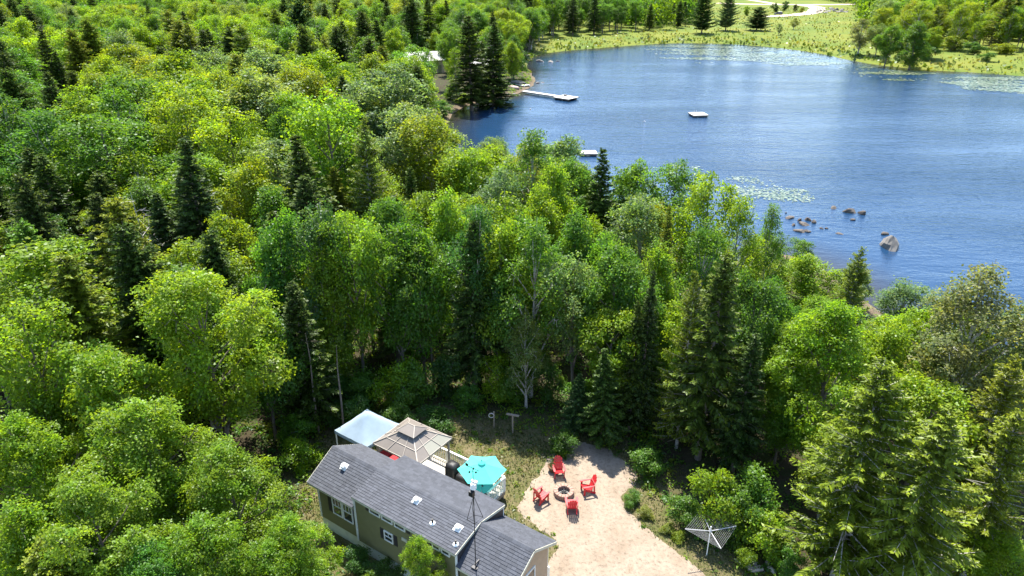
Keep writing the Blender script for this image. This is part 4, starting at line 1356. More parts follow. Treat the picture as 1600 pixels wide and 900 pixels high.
for (x0, y0, x1, y1) in [(-a, -b, a, -b), (a, -b, a, b), (a, b, -a, b), (-a, b, -a, -b)]:
    vl = MB()
    N_ = 8
    for i in range(N_):
        t0, t1 = i / N_, (i + 1) / N_
        pa, pb = (x0 + (x1 - x0) * t0, y0 + (y1 - y0) * t0), (x0 + (x1 - x0) * t1, y0 + (y1 - y0) * t1)
        z0, z1 = te - .05 * (1 - abs(2 * t0 - 1) ** 2), te - .05 * (1 - abs(2 * t1 - 1) ** 2)
        vl.add([(pa[0] * 1.003, pa[1] * 1.003, z0), (pb[0] * 1.003, pb[1] * 1.003, z1), (pb[0] * 1.01, pb[1] * 1.01, z1 - .2), (pa[0] * 1.01, pa[1] * 1.01, z0 - .2)], [(0, 1, 2, 3)])
    vl.build('valance', M['tent'], tent)
for sx in (-1, 1):
    for sy in (-1, 1):
        MB().box((sx * (a - .04), sy * (b - .04), te / 2), (.05, .05, te - .02)).build('leg', M['white'], tent)

# teal umbrella, table and chairs
uu, uv = 3.0, 4.42
um = empty('patio_umbrella', cab(uu, uv, DZ), CA, 'teal hexagonal patio umbrella open over the deck table', 'umbrella')
ur, uz, ut = 1.30, 2.28 - DZ, 2.72 - DZ
hexp = [(ur * math.cos(math.pi / 3 * k + .58), ur * math.sin(math.pi / 3 * k + .58), uz) for k in range(6)]
for k in range(6):
    A, B, C_ = hexp[k], hexp[(k + 1) % 6], (0, 0, ut)
    pm = MB()
    n = 6
    rows = []
    vs, fs = [], []
    for i in range(n + 1):
        for j in range(i + 1):
            t = i / n
            p = lerp3(C_, lerp3(A, B, j / i if i else 0), t)
            sag = .09 * t * (1 - t) * 2 + (.05 * math.sin(math.pi * (j / i)) * t if i else 0)
            vs.append((p[0] * (1 - (.03 * math.sin(math.pi * j / i) if i else 0) * t), p[1] * (1 - (.03 * math.sin(math.pi * j / i) if i else 0) * t), p[2] - sag + .10 * t * (1 - t)))
    idx = lambda i, j: i * (i + 1) // 2 + j
    for i in range(n):
        for j in range(i + 1):
            fs.append((idx(i, j), idx(i + 1, j), idx(i + 1, j + 1)))
            if j < i:
                fs.append((idx(i, j), idx(i + 1, j + 1), idx(i, j + 1)))
    pm.add(vs, fs).build('canopy_panel', M['teal'], um, smooth=True)
    MB().tube([(A[0], A[1], A[2] - .03), (0, 0, ut - .05)], .012, 5).build('rib', M['black_metal'], um)
MB().lathe([(.0, .11), (.05, .1), (.17, .03), (.2, .0)], (0, 0, ut), 12).build('vent_cap', M['teal'], um)
MB().lathe([(.0, .2), (.025, .16), (.02, .1)], (0, 0, ut), 8).build('finial', M['black_metal'], um)
MB().tube([(0, 0, 0), (0, 0, ut)], .024, 8).build('pole', M['black_metal'], um)
MB().lathe([(.26, 0), (.26, .05), (.06, .1), (.04, .2)], (0, 0, 0), 16).build('base', M['black_metal'], um)
tb = empty('patio_table', cab(uu + .05, uv - .05, DZ), CA, 'round teal-topped patio table under the teal umbrella', 'table')
MB().lathe([(.06, .70), (.55, .70), (.57, .715), (.55, .73), (.06, .73)], (0, 0, 0), 24).build('table_top', M['tabletop'], tb)
for k in range(4):
    an = k * math.pi / 2 + .4
    MB().tube([(.12 * math.cos(an), .12 * math.sin(an), .70), (.2 * math.cos(an), .2 * math.sin(an), .35), (.45 * math.cos(an), .45 * math.sin(an), .0)], .018, 6).build('leg', M['black_metal'], tb)
def patio_chair():
    e = empty('patio_chair', (0, 0, 0))
    MB().slab([(-.25, -.25, .42), (.25, -.25, .42), (.25, .22, .39), (-.25, .22, .39)], .02).build('seat', M['sling'], e)
    MB().slab([(-.25, .23, .42), (.25, .23, .42), (.25, .40, .95), (-.25, .40, .95)], .02).build('backrest', M['sling'], e)
    for s in (-1, 1):
        MB().tube([(s * .28, -.27, 0), (s * .28, -.26, .62), (s * .28, .25, .64), (s * .28, .32, .64)], .014, 5).build('arm', M['grey_metal'], e)
        MB().tube([(s * .27, .36, 0), (s * .27, .22, .4), (s * .27, .41, .97)], .014, 5).build('leg', M['grey_metal'], e)
    return e
pc = patio_chair()
chairs_pos = [(uu + .85, uv - .55, 2.2, 'patio chair with pale frame at the railing end of the deck table'), (uu - .35, uv - .9, -.3 + math.pi, 'patio chair on the cabin side of the deck table'), (uu - .7, uv + .55, 1.0, 'patio chair between the black grill cover and the deck table')]
for i, (u, v, rz, lab) in enumerate(chairs_pos):
    o = pc if i == 0 else copy_tree(pc)
    o.location = cab(u, v, DZ)
    o.rotation_euler = (0, 0, CA + rz)
    tag(o, lab, 'chair', 'patio chairs round the deck table')

# covered grill
gr = empty('covered_grill', cab(1.35, 4.45, DZ), CA, 'grill hidden under a draped black cover beside the railing', 'grill')
def drape(w, d, h, seed, top=.8):
    q = np.random.default_rng(seed)
    vs, fs = [], []
    NR, NA = 7, 36
    for i in range(NR + 1):
        t = i / NR
        for k in range(NA):
            a_ = 2 * math.pi * k / NA
            ca, sa = math.cos(a_), math.sin(a_)
            m = max(abs(ca), abs(sa)) ** .8
            f = 1 + .07 * (1 - t) * math.sin(a_ * 7 + seed) + .04 * math.sin(a_ * 13) * (1 - t)
            s = (1 - .16 * t) if i < NR - 1 else (.74 if i == NR - 1 else .15)
            z = h * (t * 1.12) if i < NR - 1 else h * (.97 if i == NR - 1 else 1.0)
            vs.append((ca / m * w / 2 * s * f, sa / m * d / 2 * s * f, min(z, h * .97) if i < NR else h))
    for i in range(NR):
        for k in range(NA):
            fs.append((i * NA + k, i * NA + (k + 1) % NA, (i + 1) * NA + (k + 1) % NA, (i + 1) * NA + k))
    fs.append(tuple(range(NR * NA, NR * NA + NA)))
    return MB().add(vs, fs)
MB_ = drape(.8, .7, 1.25, 2)
MB_.build('hood_cover', M['black'], gr, smooth=True).location = (-.38, 0, 0)
drape(.85, .62, .85, 5).build('side_cover', M['black'], gr, smooth=True).location = (.38, -.06, 0)

# red sofa under the gazebo
sx_, sy_ = to_cab(*at(612, 711, 1.0))
sofa = empty('outdoor_sofa', cab(sx_ - .15, sy_ + .1, DZ), CA, 'white-framed outdoor sofa with red cushions under the gazebo', 'sofa')
MB().box((0, 0, .2), (1.5, .7, .1)).box((0, .34, .45), (1.5, .05, .5)).build('frame', M['white'], sofa)
for s in (-1, 1):
    MB().box((s * .36, -.02, .33), (.68, .6, .15)).build('seat_cushion', M['redcloth'], sofa, bevel=.04)
    MB().box((s * .36, .26, .58), (.66, .14, .42)).build('back_cushion', M['redcloth'], sofa, bevel=.04)
    MB().box((s * .77, 0, .33), (.06, .68, .56)).build('arm', M['white'], sofa)

# ------------------------------------------------------------------ fire ring and red chairs
fx, fy = at(881, 769, .15)
ring = empty('fire_ring', (fx, fy, .0), 0, 'round stone fire ring between the four red chairs', 'fire ring')
for c_ in range(2):
    n = 15
    for k in range(n):
        a0 = 2 * math.pi * (k + .5 * c_) / n
        a1 = a0 + 2 * math.pi / n * .93
        q = random.uniform(-.015, .015)
        ri, ro, z0, z1 = .33 + q, .56 + q, .15 * c_ + .02, .15 * c_ + .16 + random.uniform(-.008, .008)
        poly = [(ri * math.cos(a0), ri * math.sin(a0)), (ro * math.cos(a0), ro * math.sin(a0)), (ro * math.cos(a1), ro * math.sin(a1)), (ri * math.cos(a1), ri * math.sin(a1))]
        MB().prism(poly, z0, z1).build('stone', M['stone'], ring, bevel=.018)
MB().lathe([(.0, .1), (.2, .09), (.34, .06)], (0, 0, 0), 14).build('ash_bed', M['ash'], ring)
for a_ in (.4, 1.5, 2.7):
    MB().tube([(-.2 * math.cos(a_), -.2 * math.sin(a_), .12), (.2 * math.cos(a_), .2 * math.sin(a_), .2)], .035, 6).build('charred_log', M['char'], ring)

def adirondack():
    e = empty('adirondack_chair', (0, 0, 0))
    seat = MB().beam((-.27, -.30, .34), (-.27, .46, .03), .035, .10).beam((.27, -.30, .34), (.27, .46, .03), .035, .10).build('seat_frame', M['red'], e)
    for k in range(6):
        t = k / 5
        MB().box((0, -.29 + .48 * t, .40 - .15 * t), (.55, .088, .02), R=Matrix.Rotation(-.3, 3, 'X')).build('slat', M['red'], seat)
    back = MB().beam((-.27, .24, .30), (.27, .24, .30), .03, .07).beam((-.30, .36, .66), (.30, .36, .66), .03, .06).build('backrest', M['red'], e)
    for k in range(5):
        o_ = k - 2
        L = .86 - .035 * o_ * o_
        p0 = Vector((o_ * .092, .205, .24))
        d = Vector((o_ * .045, .40, .92)).normalized()
        x = Vector((1, 0, 0)) - d * d.x
        x.normalize()
        y = d.cross(x)
        top = p0 + d * L
        w0, w1 = .040, .056
        nn = y * .011
        vs = []
        for z_ in (1, -1):
            vs += [p0 - x * w0 + nn * z_, p0 + x * w0 + nn * z_, top - d * .05 + x * w1 + nn * z_, top + x * w1 * .4 + nn * z_, top - x * w1 * .4 + nn * z_, top - d * .05 - x * w1 + nn * z_]
        MB().add(vs, [tuple(range(6)), tuple(range(6, 12))[::-1]] + [(i, i + 6, (i + 1) % 6 + 6, (i + 1) % 6) for i in range(6)]).build('slat', M['red'], back)
    for s in (-1, 1):
        MB().prism([(s * .27, -.36), (s * .40, -.38), (s * .415, -.1), (s * .36, .38), (s * .30, .38), (s * .28, -.1)][::s], .545, .57).build('arm', M['red'], e)
        MB().box((s * .315, -.26, .27), (.035, .11, .545)).build('leg', M['red'], e)
        MB().beam((s * .31, .34, .54), (s * .285, .38, .0), .035, .09, up=(0, 1, 0)).build('leg', M['red'], e)
    return e
ad = adirondack()
for i, (px, py, lab) in enumerate([(873, 744, 'red slatted garden chair beyond the fire ring, facing the camera'), (846, 782, 'red slatted garden chair left of the fire ring, seen side-on'),
                                   (917, 769, 'red slatted garden chair right of the fire ring, beside the tree shade'), (893, 797, 'red slatted garden chair nearest the camera, its back turned')]):
    o = ad if i == 0 else copy_tree(ad)
    x, y = at(px, py, 0)
    o.location = (x, y, .03)
    fa = math.atan2(fy - y, fx - x) + (0, .35, .1, -.25)[i]
    o.rotation_euler = (0, 0, fa + math.pi / 2)
    o.scale = (.86, .9, 1.03)
    tag(o, lab, 'chair', 'red garden chairs round the fire ring')

# ------------------------------------------------------------------ small things in the yard
px_, py_ = at(864, 736, 0)
pot = empty('planter', (px_, py_, 0), 0, 'brown planter with a dark plant at the edge of the gravel', 'planter')
MB().lathe([(.0, 0), (.2, 0), (.3, .34), (.32, .36), (.28, .36), (.26, .3), (.0, .3)], (0, 0, 0), 16).build('pot', M['pot'], pot, smooth=True)
q = np.random.default_rng(8)
Pq = q.normal(size=(90, 3)) * [.13, .13, .22] + [0, 0, .62]
vq, fq = leaf_quads(Pq, q.normal(size=(90, 3)) + [0, 0, .5], .14, .07, q)
o = link(bpy.data.objects.new('plant', np_mesh('plant', vq, fq, M['leaf'], np.ones((len(vq), 3)))), pot)
o.color = (.05, .08, .02, 1)
o['kind'] = 'stuff'

hx, hy = at(1110, 829, 1.65)
dry = empty('clothes_dryer', (hx, hy, 0), .12, 'white rotary clothes dryer with four arms and lines', 'clothes dryer')
MB().tube([(0, 0, 0), (0, 0, 1.9)], .026, 8).build('pole', M['white'], dry)
MB().lathe([(.05, 1.55), (.06, 1.6), (.06, 1.7), (.05, 1.75)], (0, 0, 0), 10).build('hub', M['white'], dry)
tips = [(1.28 * math.cos(k * math.pi / 2), 1.28 * math.sin(k * math.pi / 2), 1.78 if k != 2 else 1.9) for k in range(4)]
for t_ in tips:
    MB().tube([(0, 0, 1.62), t_], .022, 6).build('arm', M['line_grey'], dry)
for j in range(9):
    f = .28 + .09 * j
    ln = MB()
    for k in range(4):
        A, B = lerp3((0, 0, 1.62), tips[k], f), lerp3((0, 0, 1.62), tips[(k + 1) % 4], f)
        mid = lerp3(A, B, .5)
        ln.tube([A, (mid[0], mid[1], mid[2] - .02), B], .0038, 4, False)
    ln.build('line', M['line_grey'], dry)

def lumber(name, p0, p1, r0, r1, mat, label, cat, group=None, bend=.05):
    p0, p1 = Vector(p0), Vector(p1)
    q = random.Random(label)
    pts = []
    for i in range(5):
        t = i / 4
        pts.append((p1 - p0) * t + Vector((q.uniform(-bend, bend), q.uniform(-bend, bend), q.uniform(-bend, bend) * .5)))
    o = MB().tube(pts, [r0 + (r1 - r0) * i / 4 for i in range(5)], 8).build(name, M[mat], None, smooth=False)
    o.location = p0
    return tag(o, label, cat, group)
a_, b_ = at(1042, 650, .25), at(1104, 690, .6)
lumber('fallen_log', (*a_, .2), (*b_, .75), .15, .09, 'dead', 'silver fallen log leaning behind the bare fir trunk', 'log')
words = ['topmost', 'second', 'third', 'fourth', 'fifth', 'lowest']
for i in range(6):
    a_, b_ = at(1150 + i * 4.6, 876 + i * 3.4, .08), at(1170 + i * 4.4, 868 + i * 4.4, .08)
    lumber('firewood_log', (*a_, .08 + .03 * (i % 2)), (*b_, .1), .09, .08, 'log', 'split firewood log lying on the ground, %s of the six in the row' % words[i], 'log', 'firewood logs beside the drive', .01)
a_, b_ = at(1198, 878, .1), at(1210, 897, .1)
lumber('log', (*a_, .12), (*b_, .12), .12, .11, 'log', 'single cut log right of the firewood row', 'log')
a_, b_ = at(800, 672, 0), at(806, 672, 0)
post = empty('bird_table', (*at(801, 676, 0), 0), 0, 'wooden post with a short crossboard at the shaded wood edge', 'post')
MB().box((0, 0, .65), (.1, .1, 1.3)).build('post', M['timber'], post)
MB().box((0, 0, 1.32), (.8, .16, .05), rz=-.3).build('crossboard', M['timber'], post)
hook = empty('ring_post', (*at(772, 668, 0), 0), 0, 'thin post with a white ring hung on it at the wood edge', 'post')
MB().box((0, 0, .6), (.08, .08, 1.2)).build('post', M['timber'], hook)
rg_ = MB()
rg_.tube([(-.16 + .16 * math.cos(k * math.pi / 8), -.06, .95 + .16 * math.sin(k * math.pi / 8)) for k in range(17)], .03, 6)
rg_.build('ring', M['dead'], hook)

# ------------------------------------------------------------------ on the pond
def planks(par, u0, u1, v0, v1, z, n, along='v', mat='raft'):
    for k in range(n):
        a0, a1 = u0 + (u1 - u0) * k / n, u0 + (u1 - u0) * (k + 1) / n - .02
        MB().box(((a0 + a1) / 2, (v0 + v1) / 2, z), (a1 - a0, v1 - v0, .05)).build('plank', M[mat], par)
def raft(px, py, w, d, rz, label, ladder=True):
    x, y = at(px, py, WATER_Z + .4)
    e = empty('swim_raft', (x, y, WATER_Z), rz, label, 'raft', 'swim rafts moored on the pond')
    planks(e, -w / 2, w / 2, -d / 2, d / 2, .42, 12)
    fr = MB()
    for s in (-1, 1):
        fr.box((0, s * (d / 2 - .03), .3), (w, .08, .2)).box((s * (w / 2 - .03), 0, .3), (.08, d - .1, .2))
    fr.build('frame', M['timber'], e)
    for sx in (-1, 1):
        for sy in (-1, 1):
            MB().box((sx * w * .32, sy * d * .32, .08), (w * .26, d * .26, .34)).build('float', M['black'], e, bevel=.05)
    if ladder:
        MB().tube([(-.3, d / 2, .1), (-.3, d / 2, .9), (-.3, d / 2 - .3, .5)], .025, 5).tube([(.1, d / 2, .1), (.1, d / 2, .9), (.1, d / 2 - .3, .5)], .025, 5).build('ladder', M['grey_metal'], e)
raft(1091, 178, 3.1, 3.0, .12, 'pale square swim raft out in the middle of the pond')
raft(919, 238, 2.7, 2.2, .05, 'pale swim raft close to the near shore above the dark spruce', False)
d0, d1 = Vector((*at(818, 142, WATER_Z + .5), 0)), Vector((*at(872, 150, WATER_Z + .5), 0))
ang = math.atan2((d1 - d0).y, (d1 - d0).x)
dk = empty('dock', (d0.x, d0.y, WATER_Z), ang, 'long pale dock with a square platform at its end', 'dock')
Ld = (d1 - d0).length
planks(dk, 0, Ld, -.65, .65, .5, 26)
planks(dk, Ld + .02, Ld + 4.4, -1.9, 1.9, .53, 14)
MB().box((Ld / 2, -.62, .38), (Ld, .08, .2)).box((Ld / 2, .62, .38), (Ld, .08, .2)).build('stringer', M['timber'], dk)
MB().box((Ld + 2.2, -1.86, .4), (4.4, .08, .22)).box((Ld + 2.2, 1.86, .4), (4.4, .08, .22)).build('platform_frame', M['timber'], dk)
for t_, w_ in [(.1, .5), (.4, .5), (.7, .5)]:
    for s in (-1, 1):
        MB().tube([(Ld * t_, s * w_, -.8), (Ld * t_, s * w_, .47)], .06, 6).build('pile', M['timber'], dk)
for sx in (.25, .75):
    for s in (-1, 1):
        MB().box((Ld + 4.4 * sx, s * 1.25, .16), (1.3, .8, .4)).build('float', M['black'], dk)
MB().box((Ld + 1.4, .8, .72), (.5, .5, .32)).build('bench_box', M['rock_grey'], dk)
x, y = at(811, 131, WATER_Z + .5)
pb = empty('pontoon_boat', (x, y, WATER_Z), ang - .15, 'grey pontoon boat under covers moored at the point', 'boat')
for s in (-1, 1):
    MB().tube([(-2.9, s * .8, .1), (2.5, s * .8, .1), (3.1, s * .8, .3)], [.3, .3, .08], 10).build('pontoon', M['grey_metal'], pb)
MB().box((0, 0, .45), (5.6, 2.3, .12)).build('boat_deck', M['raft'], pb)
MB().box((-.4, 0, .8), (3.4, 1.9, .5)).build('cover', M['rock_grey'], pb, bevel=.15)
MB().box((1.5, .5, .7), (.6, .6, .4)).build('seat', M['black'], pb, bevel=.05)
x, y = at(803, 138, WATER_Z + .3)
rb = empty('rowboat', (x, y, float(ground_z(x, y)) + .08), ang - .2, 'upturned reddish rowboat on the bank below the pontoon boat', 'boat')
vs, fs = [], []
for i in range(11):
    t = -1 + i / 5
    w_ = .65 * (1 - max(0, t) ** 2.5) * (1 - .25 * max(0, -t) ** 3)
    for k in range(7):
        a2 = math.pi * k / 6
        vs.append((t * 2.1, w_ * math.cos(a2), .5 * math.sin(a2) ** .7 * (1 - .3 * abs(t) ** 3)))
fs = [(i * 7 + k, i * 7 + k + 1, (i + 1) * 7 + k + 1, (i + 1) * 7 + k) for i in range(10) for k in range(6)]
MB().add(vs, fs).build('hull', M['boat'], rb, smooth=True)
MB().tube([(-2.1, 0, .36), (0, 0, .52), (1.9, 0, .38)], .03, 5).build('keel', M['boat'], rb)
for px, py, lab in [(829, 171, 'small pale mooring buoy near the dock'), (1007, 190, 'small pale mooring buoy left of the middle raft')]:
    o = MB().lathe([(0, -.25), (.14, -.15), (.18, .02), (.12, .13), (.03, .17), (.03, .2), (0, .2)], (0, 0, 0), 10).build('buoy', M['raft'], None, smooth=True)
    o.location = (*at(px, py, WATER_Z), WATER_Z)
    tag(o, lab, 'buoy', 'mooring buoys on the pond')

def rock(px, py, w, d, h, label, mat='rock', seed=0, sink=.25, pointed=0.0, group='rocks along the shore', z=WATER_Z):
    q = np.random.default_rng(seed + 900)
    nrm = unit(q.normal(size=(13, 3)) + [0, 0, .15])
    off = q.uniform(.62, 1.0, 13)
    vs, fs = [], []
    NA, NR = 14, 8
    for i in range(NR + 1):
        th = math.pi * i / NR
        for k in range(NA):
            a2 = 2 * math.pi * k / NA
            u = np.array([math.sin(th) * math.cos(a2), math.sin(th) * math.sin(a2), math.cos(th)])
            dd = nrm @ u
            rr = min(1.15, (off[dd > .08] / dd[dd > .08]).min() if (dd > .08).any() else 1.1)
            p = u * rr
            if pointed and p[2] > 0:
                p[:2] *= 1 - pointed * p[2]
            vs.append((p[0] * w / 2, p[1] * d / 2, p[2] * h * (1 - sink) if p[2] > 0 else p[2] * h * .6))
    fs = [(i * NA + k, i * NA + (k + 1) % NA, (i + 1) * NA + (k + 1) % NA, (i + 1) * NA + k)[::-1] for i in range(NR) for k in range(NA)]
    o = MB().add(vs, fs).build('rock' if w < 2.2 else 'boulder', M[mat])
    x, y = at(px, py, z)
    o.location = (x, y, z)
    o.rotation_euler.z = q.uniform(0, 6)
    return tag(o, label, 'rock', group)
rock(1391, 386, 2.5, 2.1, 1.5, 'large pale pointed boulder standing in the pond', 'rock_grey', 3, .1, .32)
rock(1382, 366, 1.0, .7, .35, 'low dark rock behind the large pointed boulder', 'rock', 1)
for i, (px, py, w, h, lab) in enumerate([
    (1302, 325, 1.2, .5, 'leftmost of the reddish rocks out in the pond'), (1326, 331, 1.8, .9, 'biggest reddish rock of the group out in the pond'), (1346, 334, 1.4, .8, 'rightmost dark rock of the group out in the pond'),
    (1333, 344, .8, .3, 'small rock in front of the biggest reddish rock'), (1234, 341, 1.6, .5, 'flat brown slab furthest left at the shore point'), (1249, 345, .6, .6, 'upright small rock right of the flat slab'),
    (1262, 344, 1.1, .5, 'brown rock at the middle of the shore point'), (1272, 348, .9, .6, 'rounded pale rock at the tip of the shore point'), (1256, 350, 1.8, .4, 'long low rock at the front of the shore point'),
    (1240, 352, .8, .4, 'dark wedge rock at the foot of the shore point'), (1250, 361, 1.8, .4, 'yellowish slab nearest the trees on the shore point'), (1262, 362, 1.1, .4, 'brown rock right of the yellowish slab'),
    (1283, 357, .6, .25, 'small rock just off the shore point'), (1291, 357, .6, .25, 'pale small rock just off the shore point'), (1311, 365, 1.0, .2, 'flat rock barely showing above the water'),
    (1228, 333, .4, .2, 'tiny rock off the flat brown slab')]):
    rock(px, py, w * .88, w * .62, h * .85, lab, 'rock', i + 10)
for i, (px, py, w, lab) in enumerate([(826, 89, 3.0, 'pale flat rock furthest left on the far point'), (843, 96, 3.2, 'long pale rock awash off the far point'), (860, 97, 2.4, 'pale rock in the middle of the awash line'), (872, 96, 1.6, 'small pale rock at the end of the awash line'),
                                      (840, 130, 1.2, 'pale rock in the shallows right of the pontoon boat'), (848, 129, 1.0, 'second pale rock in the shallows right of the pontoon boat'), (826, 124, 1.5, 'pale rock at the bow of the pontoon boat'),
                                      (790, 149, 1.8, 'flat rock on the bank below the dock'), (803, 148, 1.3, 'rock on the bank at the foot of the dock'), (812, 149, .9, 'small rock beside the foot of the dock'), (690, 232, 1.6, 'pale rock on the near bank of the bay'), (650, 236, 2.2, 'long pale rock on the bank left of the bay')]):
    rock(px, py, w, w * .6, w * .3, lab, 'rock_grey', i + 40, group='pale rocks on the far shore')
# stone heap by the far road
q = np.random.default_rng(12)
for i in range(16):
    px, py = 1276 + i * 3.1 + q.uniform(-1, 1), 17 + q.uniform(-3, 4)
    rock(px, py, q.uniform(2.2, 4.2), q.uniform(2, 3.2), q.uniform(1, 2), 'pale stone in the heap by the far road, ' + ['leftmost', 'second from the left', 'third from the left', 'fourth from the left', 'fifth from the left', 'sixth from the left', 'seventh from the left', 'left one of the middle pair', 'right one of the middle pair', 'seventh from the right', 'sixth from the right', 'fifth from the right', 'fourth from the right', 'third from the right', 'second from the right', 'rightmost'][i], 'rock_grey', i + 70, group='stones of the heap by the far road', z=-.1)

# parked car
x, y = at(1216, 23, .2)
car = empty('parked_car', (x, y, .12), 2.75, 'small dark car with a pale roof parked beside the far dirt road', 'car')
M['carpaint'] = simple('car_paint', (.05, .055, .065), .25, .05, 2)
prof = [(-2.2, .35), (-2.2, .8), (-2.05, .98), (-1.0, 1.0), (1.0, .98), (2.0, .85), (2.15, .7), (2.15, .35)]
vs = [(x_, s * .88, z_) for s in (-1, 1) for x_, z_ in prof]
n = len(prof)
MB().add(vs, [tuple(range(n)), tuple(range(n, 2 * n))[::-1]] + [(i, n + i, n + (i + 1) % n, (i + 1) % n) for i in range(n)]).build('body', M['carpaint'], car, bevel=.06)
prof = [(-2.0, .98), (-1.75, 1.5), (.2, 1.55), (1.0, .98)]
vs = [(x_, s * (.82 if z_ < 1.2 else .66), z_) for s in (-1, 1) for x_, z_ in prof]
MB().add(vs, [(0, 1, 2, 3), (7, 6, 5, 4)] + [(i, 4 + i, 4 + (i + 1) % 4, (i + 1) % 4) for i in range(4)]).build('windows', M['glass'], car)
MB().box((-.78, 0, 1.55), (1.9, 1.3, .05)).build('car_roof', M['white'], car, bevel=.02)
for sx in (-1.35, 1.35):
    for s in (-1, 1):
        w_ = MB().tube([(sx, s * .74, .33), (sx, s * .92, .33)], .33, 14).build('wheel', M['black'], car)
        MB().tube([(sx, s * .92, .33), (sx, s * .93, .33)], .19, 10).build('rim', M['grey_metal'], w_)

# cottage among the trees left of the bay, a shed roof beside it
def cottage(px, py, w, d, hw_, rz, roofmat, label):
    x, y = at(px, py, hw_)
    e = empty('cottage', (x, y, float(ground_z(x, y))), rz, label, 'cottage', None)
    MB().box((0, 0, hw_ / 2), (w, d, hw_)).build('wall', M['tan'], e)
    rf = MB()
    zr = hw_ + d * .28
    rf.slab([(-w / 2 - .4, -d / 2 - .4, hw_ - .1), (w / 2 + .4, -d / 2 - .4, hw_ - .1), (w / 2 + .4, 0, zr), (-w / 2 - .4, 0, zr)], .12)
    rf.slab([(w / 2 + .4, d / 2 + .4, hw_ - .1), (-w / 2 - .4, d / 2 + .4, hw_ - .1), (-w / 2 - .4, 0, zr), (w / 2 + .4, 0, zr)], .12)
    rf.build('roof', M[roofmat], e)
    for sx in (-1, 1):
        vs = [(sx * w / 2 * .995, -d / 2, hw_), (sx * w / 2 * .995, d / 2, hw_), (sx * w / 2 * .995, 0, zr - .12)]
        MB().add(vs, [(0, 1, 2)]).build('gable', M['tan'], e)
    for u in (-.3, .15):
        o = MB().box((u * w, -d / 2 - .03, hw_ * .55), (1.1, .06, 1.1)).build('window', M['white'], e)
        MB().box((u * w, -d / 2 - .065, hw_ * .55), (.9, .03, .9)).build('pane', M['glass'], o)
    o = MB().box((.38 * w, -d / 2 - .03, 1.0), (.95, .06, 2.0)).build('door', M['siding'], e)
    MB().box((.38 * w + .35, -d / 2 - .09, 1.0), (.05, .06, .1)).build('handle', M['grey_metal'], o)
cottage(660, 92, 10, 6.5, 3.2, .3, 'raft', 'white-roofed cottage half hidden in the trees left of the bay')
cottage(757, 97, 5, 4, 2.5, -.4, 'raft', 'small pale-roofed shed behind the tall dark spruces on the point')

# ------------------------------------------------------------------ ground cover
def scatter(n, xlo, xhi, ylo, yhi, seed):
    q = np.random.default_rng(seed)
    return np.stack([q.uniform(xlo, xhi, n), q.uniform(ylo, yhi, n)], 1), q
GRASSC = np.array([(.055, .085, .015), (.08, .105, .02), (.12, .115, .035), (.16, .13, .06), (.05, .08, .015)])
P_, q = scatter(90000, -16, 20, 18, 40, 21)
ok = (sdist(CLEARING, P_[:, 0], P_[:, 1]) < 1.5) & (sdist(GRAVEL, P_[:, 0], P_[:, 1]) + wobble(P_[:, 0], P_[:, 1], .5, .2) > q.uniform(-.25, .3, len(P_)))
uvs = np.array([to_cab(a_, b_) for a_, b_ in P_])
ok &= ~((uvs[:, 0] > -2.9) & (uvs[:, 0] < 8.9) & (np.abs(uvs[:, 1]) < 1.8)) & ~((uvs[:, 0] > -3.2) & (uvs[:, 0] < 3.8) & (uvs[:, 1] > 1.7) & (uvs[:, 1] < 5.5))
ok &= (wobble(P_[:, 0], P_[:, 1], 1.1, 1, 2) + q.normal(size=len(P_)) * .6) > -.35
P_ = P_[ok]
L_ = q.uniform(.07, .2, len(P_)) * (1 + .5 * np.clip(wobble(P_[:, 0], P_[:, 1], 1.6, 1, 7), -.6, 1))
dirn = q.normal(size=(len(P_), 3)) * .45 + [0, 0, 1]
C3 = np.column_stack([P_, ground_z(P_[:, 0], P_[:, 1])]) + unit(dirn) * (L_ * .45)[:, None]
vq, fq = leaf_quads(C3, q.normal(size=(len(P_), 3)), L_, .035 + L_ * .1, q, dirn)
tone_i = np.clip((wobble(P_[:, 0], P_[:, 1], 1.9, 1.6, 5) + 1.8 + q.normal(size=len(P_)) * .9).astype(int), 0, 4)
o = link(bpy.data.objects.new('grass', np_mesh('grass', vq, fq, M['grassblade'], np.repeat(GRASSC[tone_i] * q.uniform(.8, 1.2, (len(P_), 1)), 4, 0))))
tag(o, 'dry and green grass round the cabin and gravel yard', 'grass', None, 'stuff')
# low weeds in the clearing
P_, q = scatter(900, -14, 16, 19, 38, 31)
uvs = np.array([to_cab(a_, b_) for a_, b_ in P_])
ok = (sdist(CLEARING, P_[:, 0], P_[:, 1]) < .5) & (sdist(GRAVEL, P_[:, 0], P_[:, 1]) > -.15) & (wobble(P_[:, 0], P_[:, 1], 1.5, 1, 6) > -.25)
ok &= ~((uvs[:, 0] > -3.0) & (uvs[:, 0] < 9.0) & (np.abs(uvs[:, 1]) < 1.9)) & ~((uvs[:, 0] > -3.3) & (uvs[:, 0] < 3.9) & (uvs[:, 1] > 1.7) & (uvs[:, 1] < 5.6))
P_ = P_[ok]
ci = np.repeat(np.arange(len(P_)), 26)
u = unit(q.normal(size=(len(ci), 3)) + [0, 0, .6])
C3 = np.column_stack([P_, ground_z(P_[:, 0], P_[:, 1])])[ci] + u * q.uniform(.12, .34, len(P_))[ci][:, None] * [1, 1, .7] * q.uniform(.4, 1, (len(ci), 1))
L_ = q.uniform(.07, .15, len(ci))
vq, fq = leaf_quads(C3, u * .5 + [0, 0, .7] + q.normal(size=(len(ci), 3)) * .4, L_, L_ * .55, q)
pal = np.array([TONES['mid'], TONES['deep'], TONES['olive'], TONES['lime']])
tn = pal[q.integers(0, 4, len(P_))][ci] * q.uniform(.7, 1.1, (len(ci), 1))
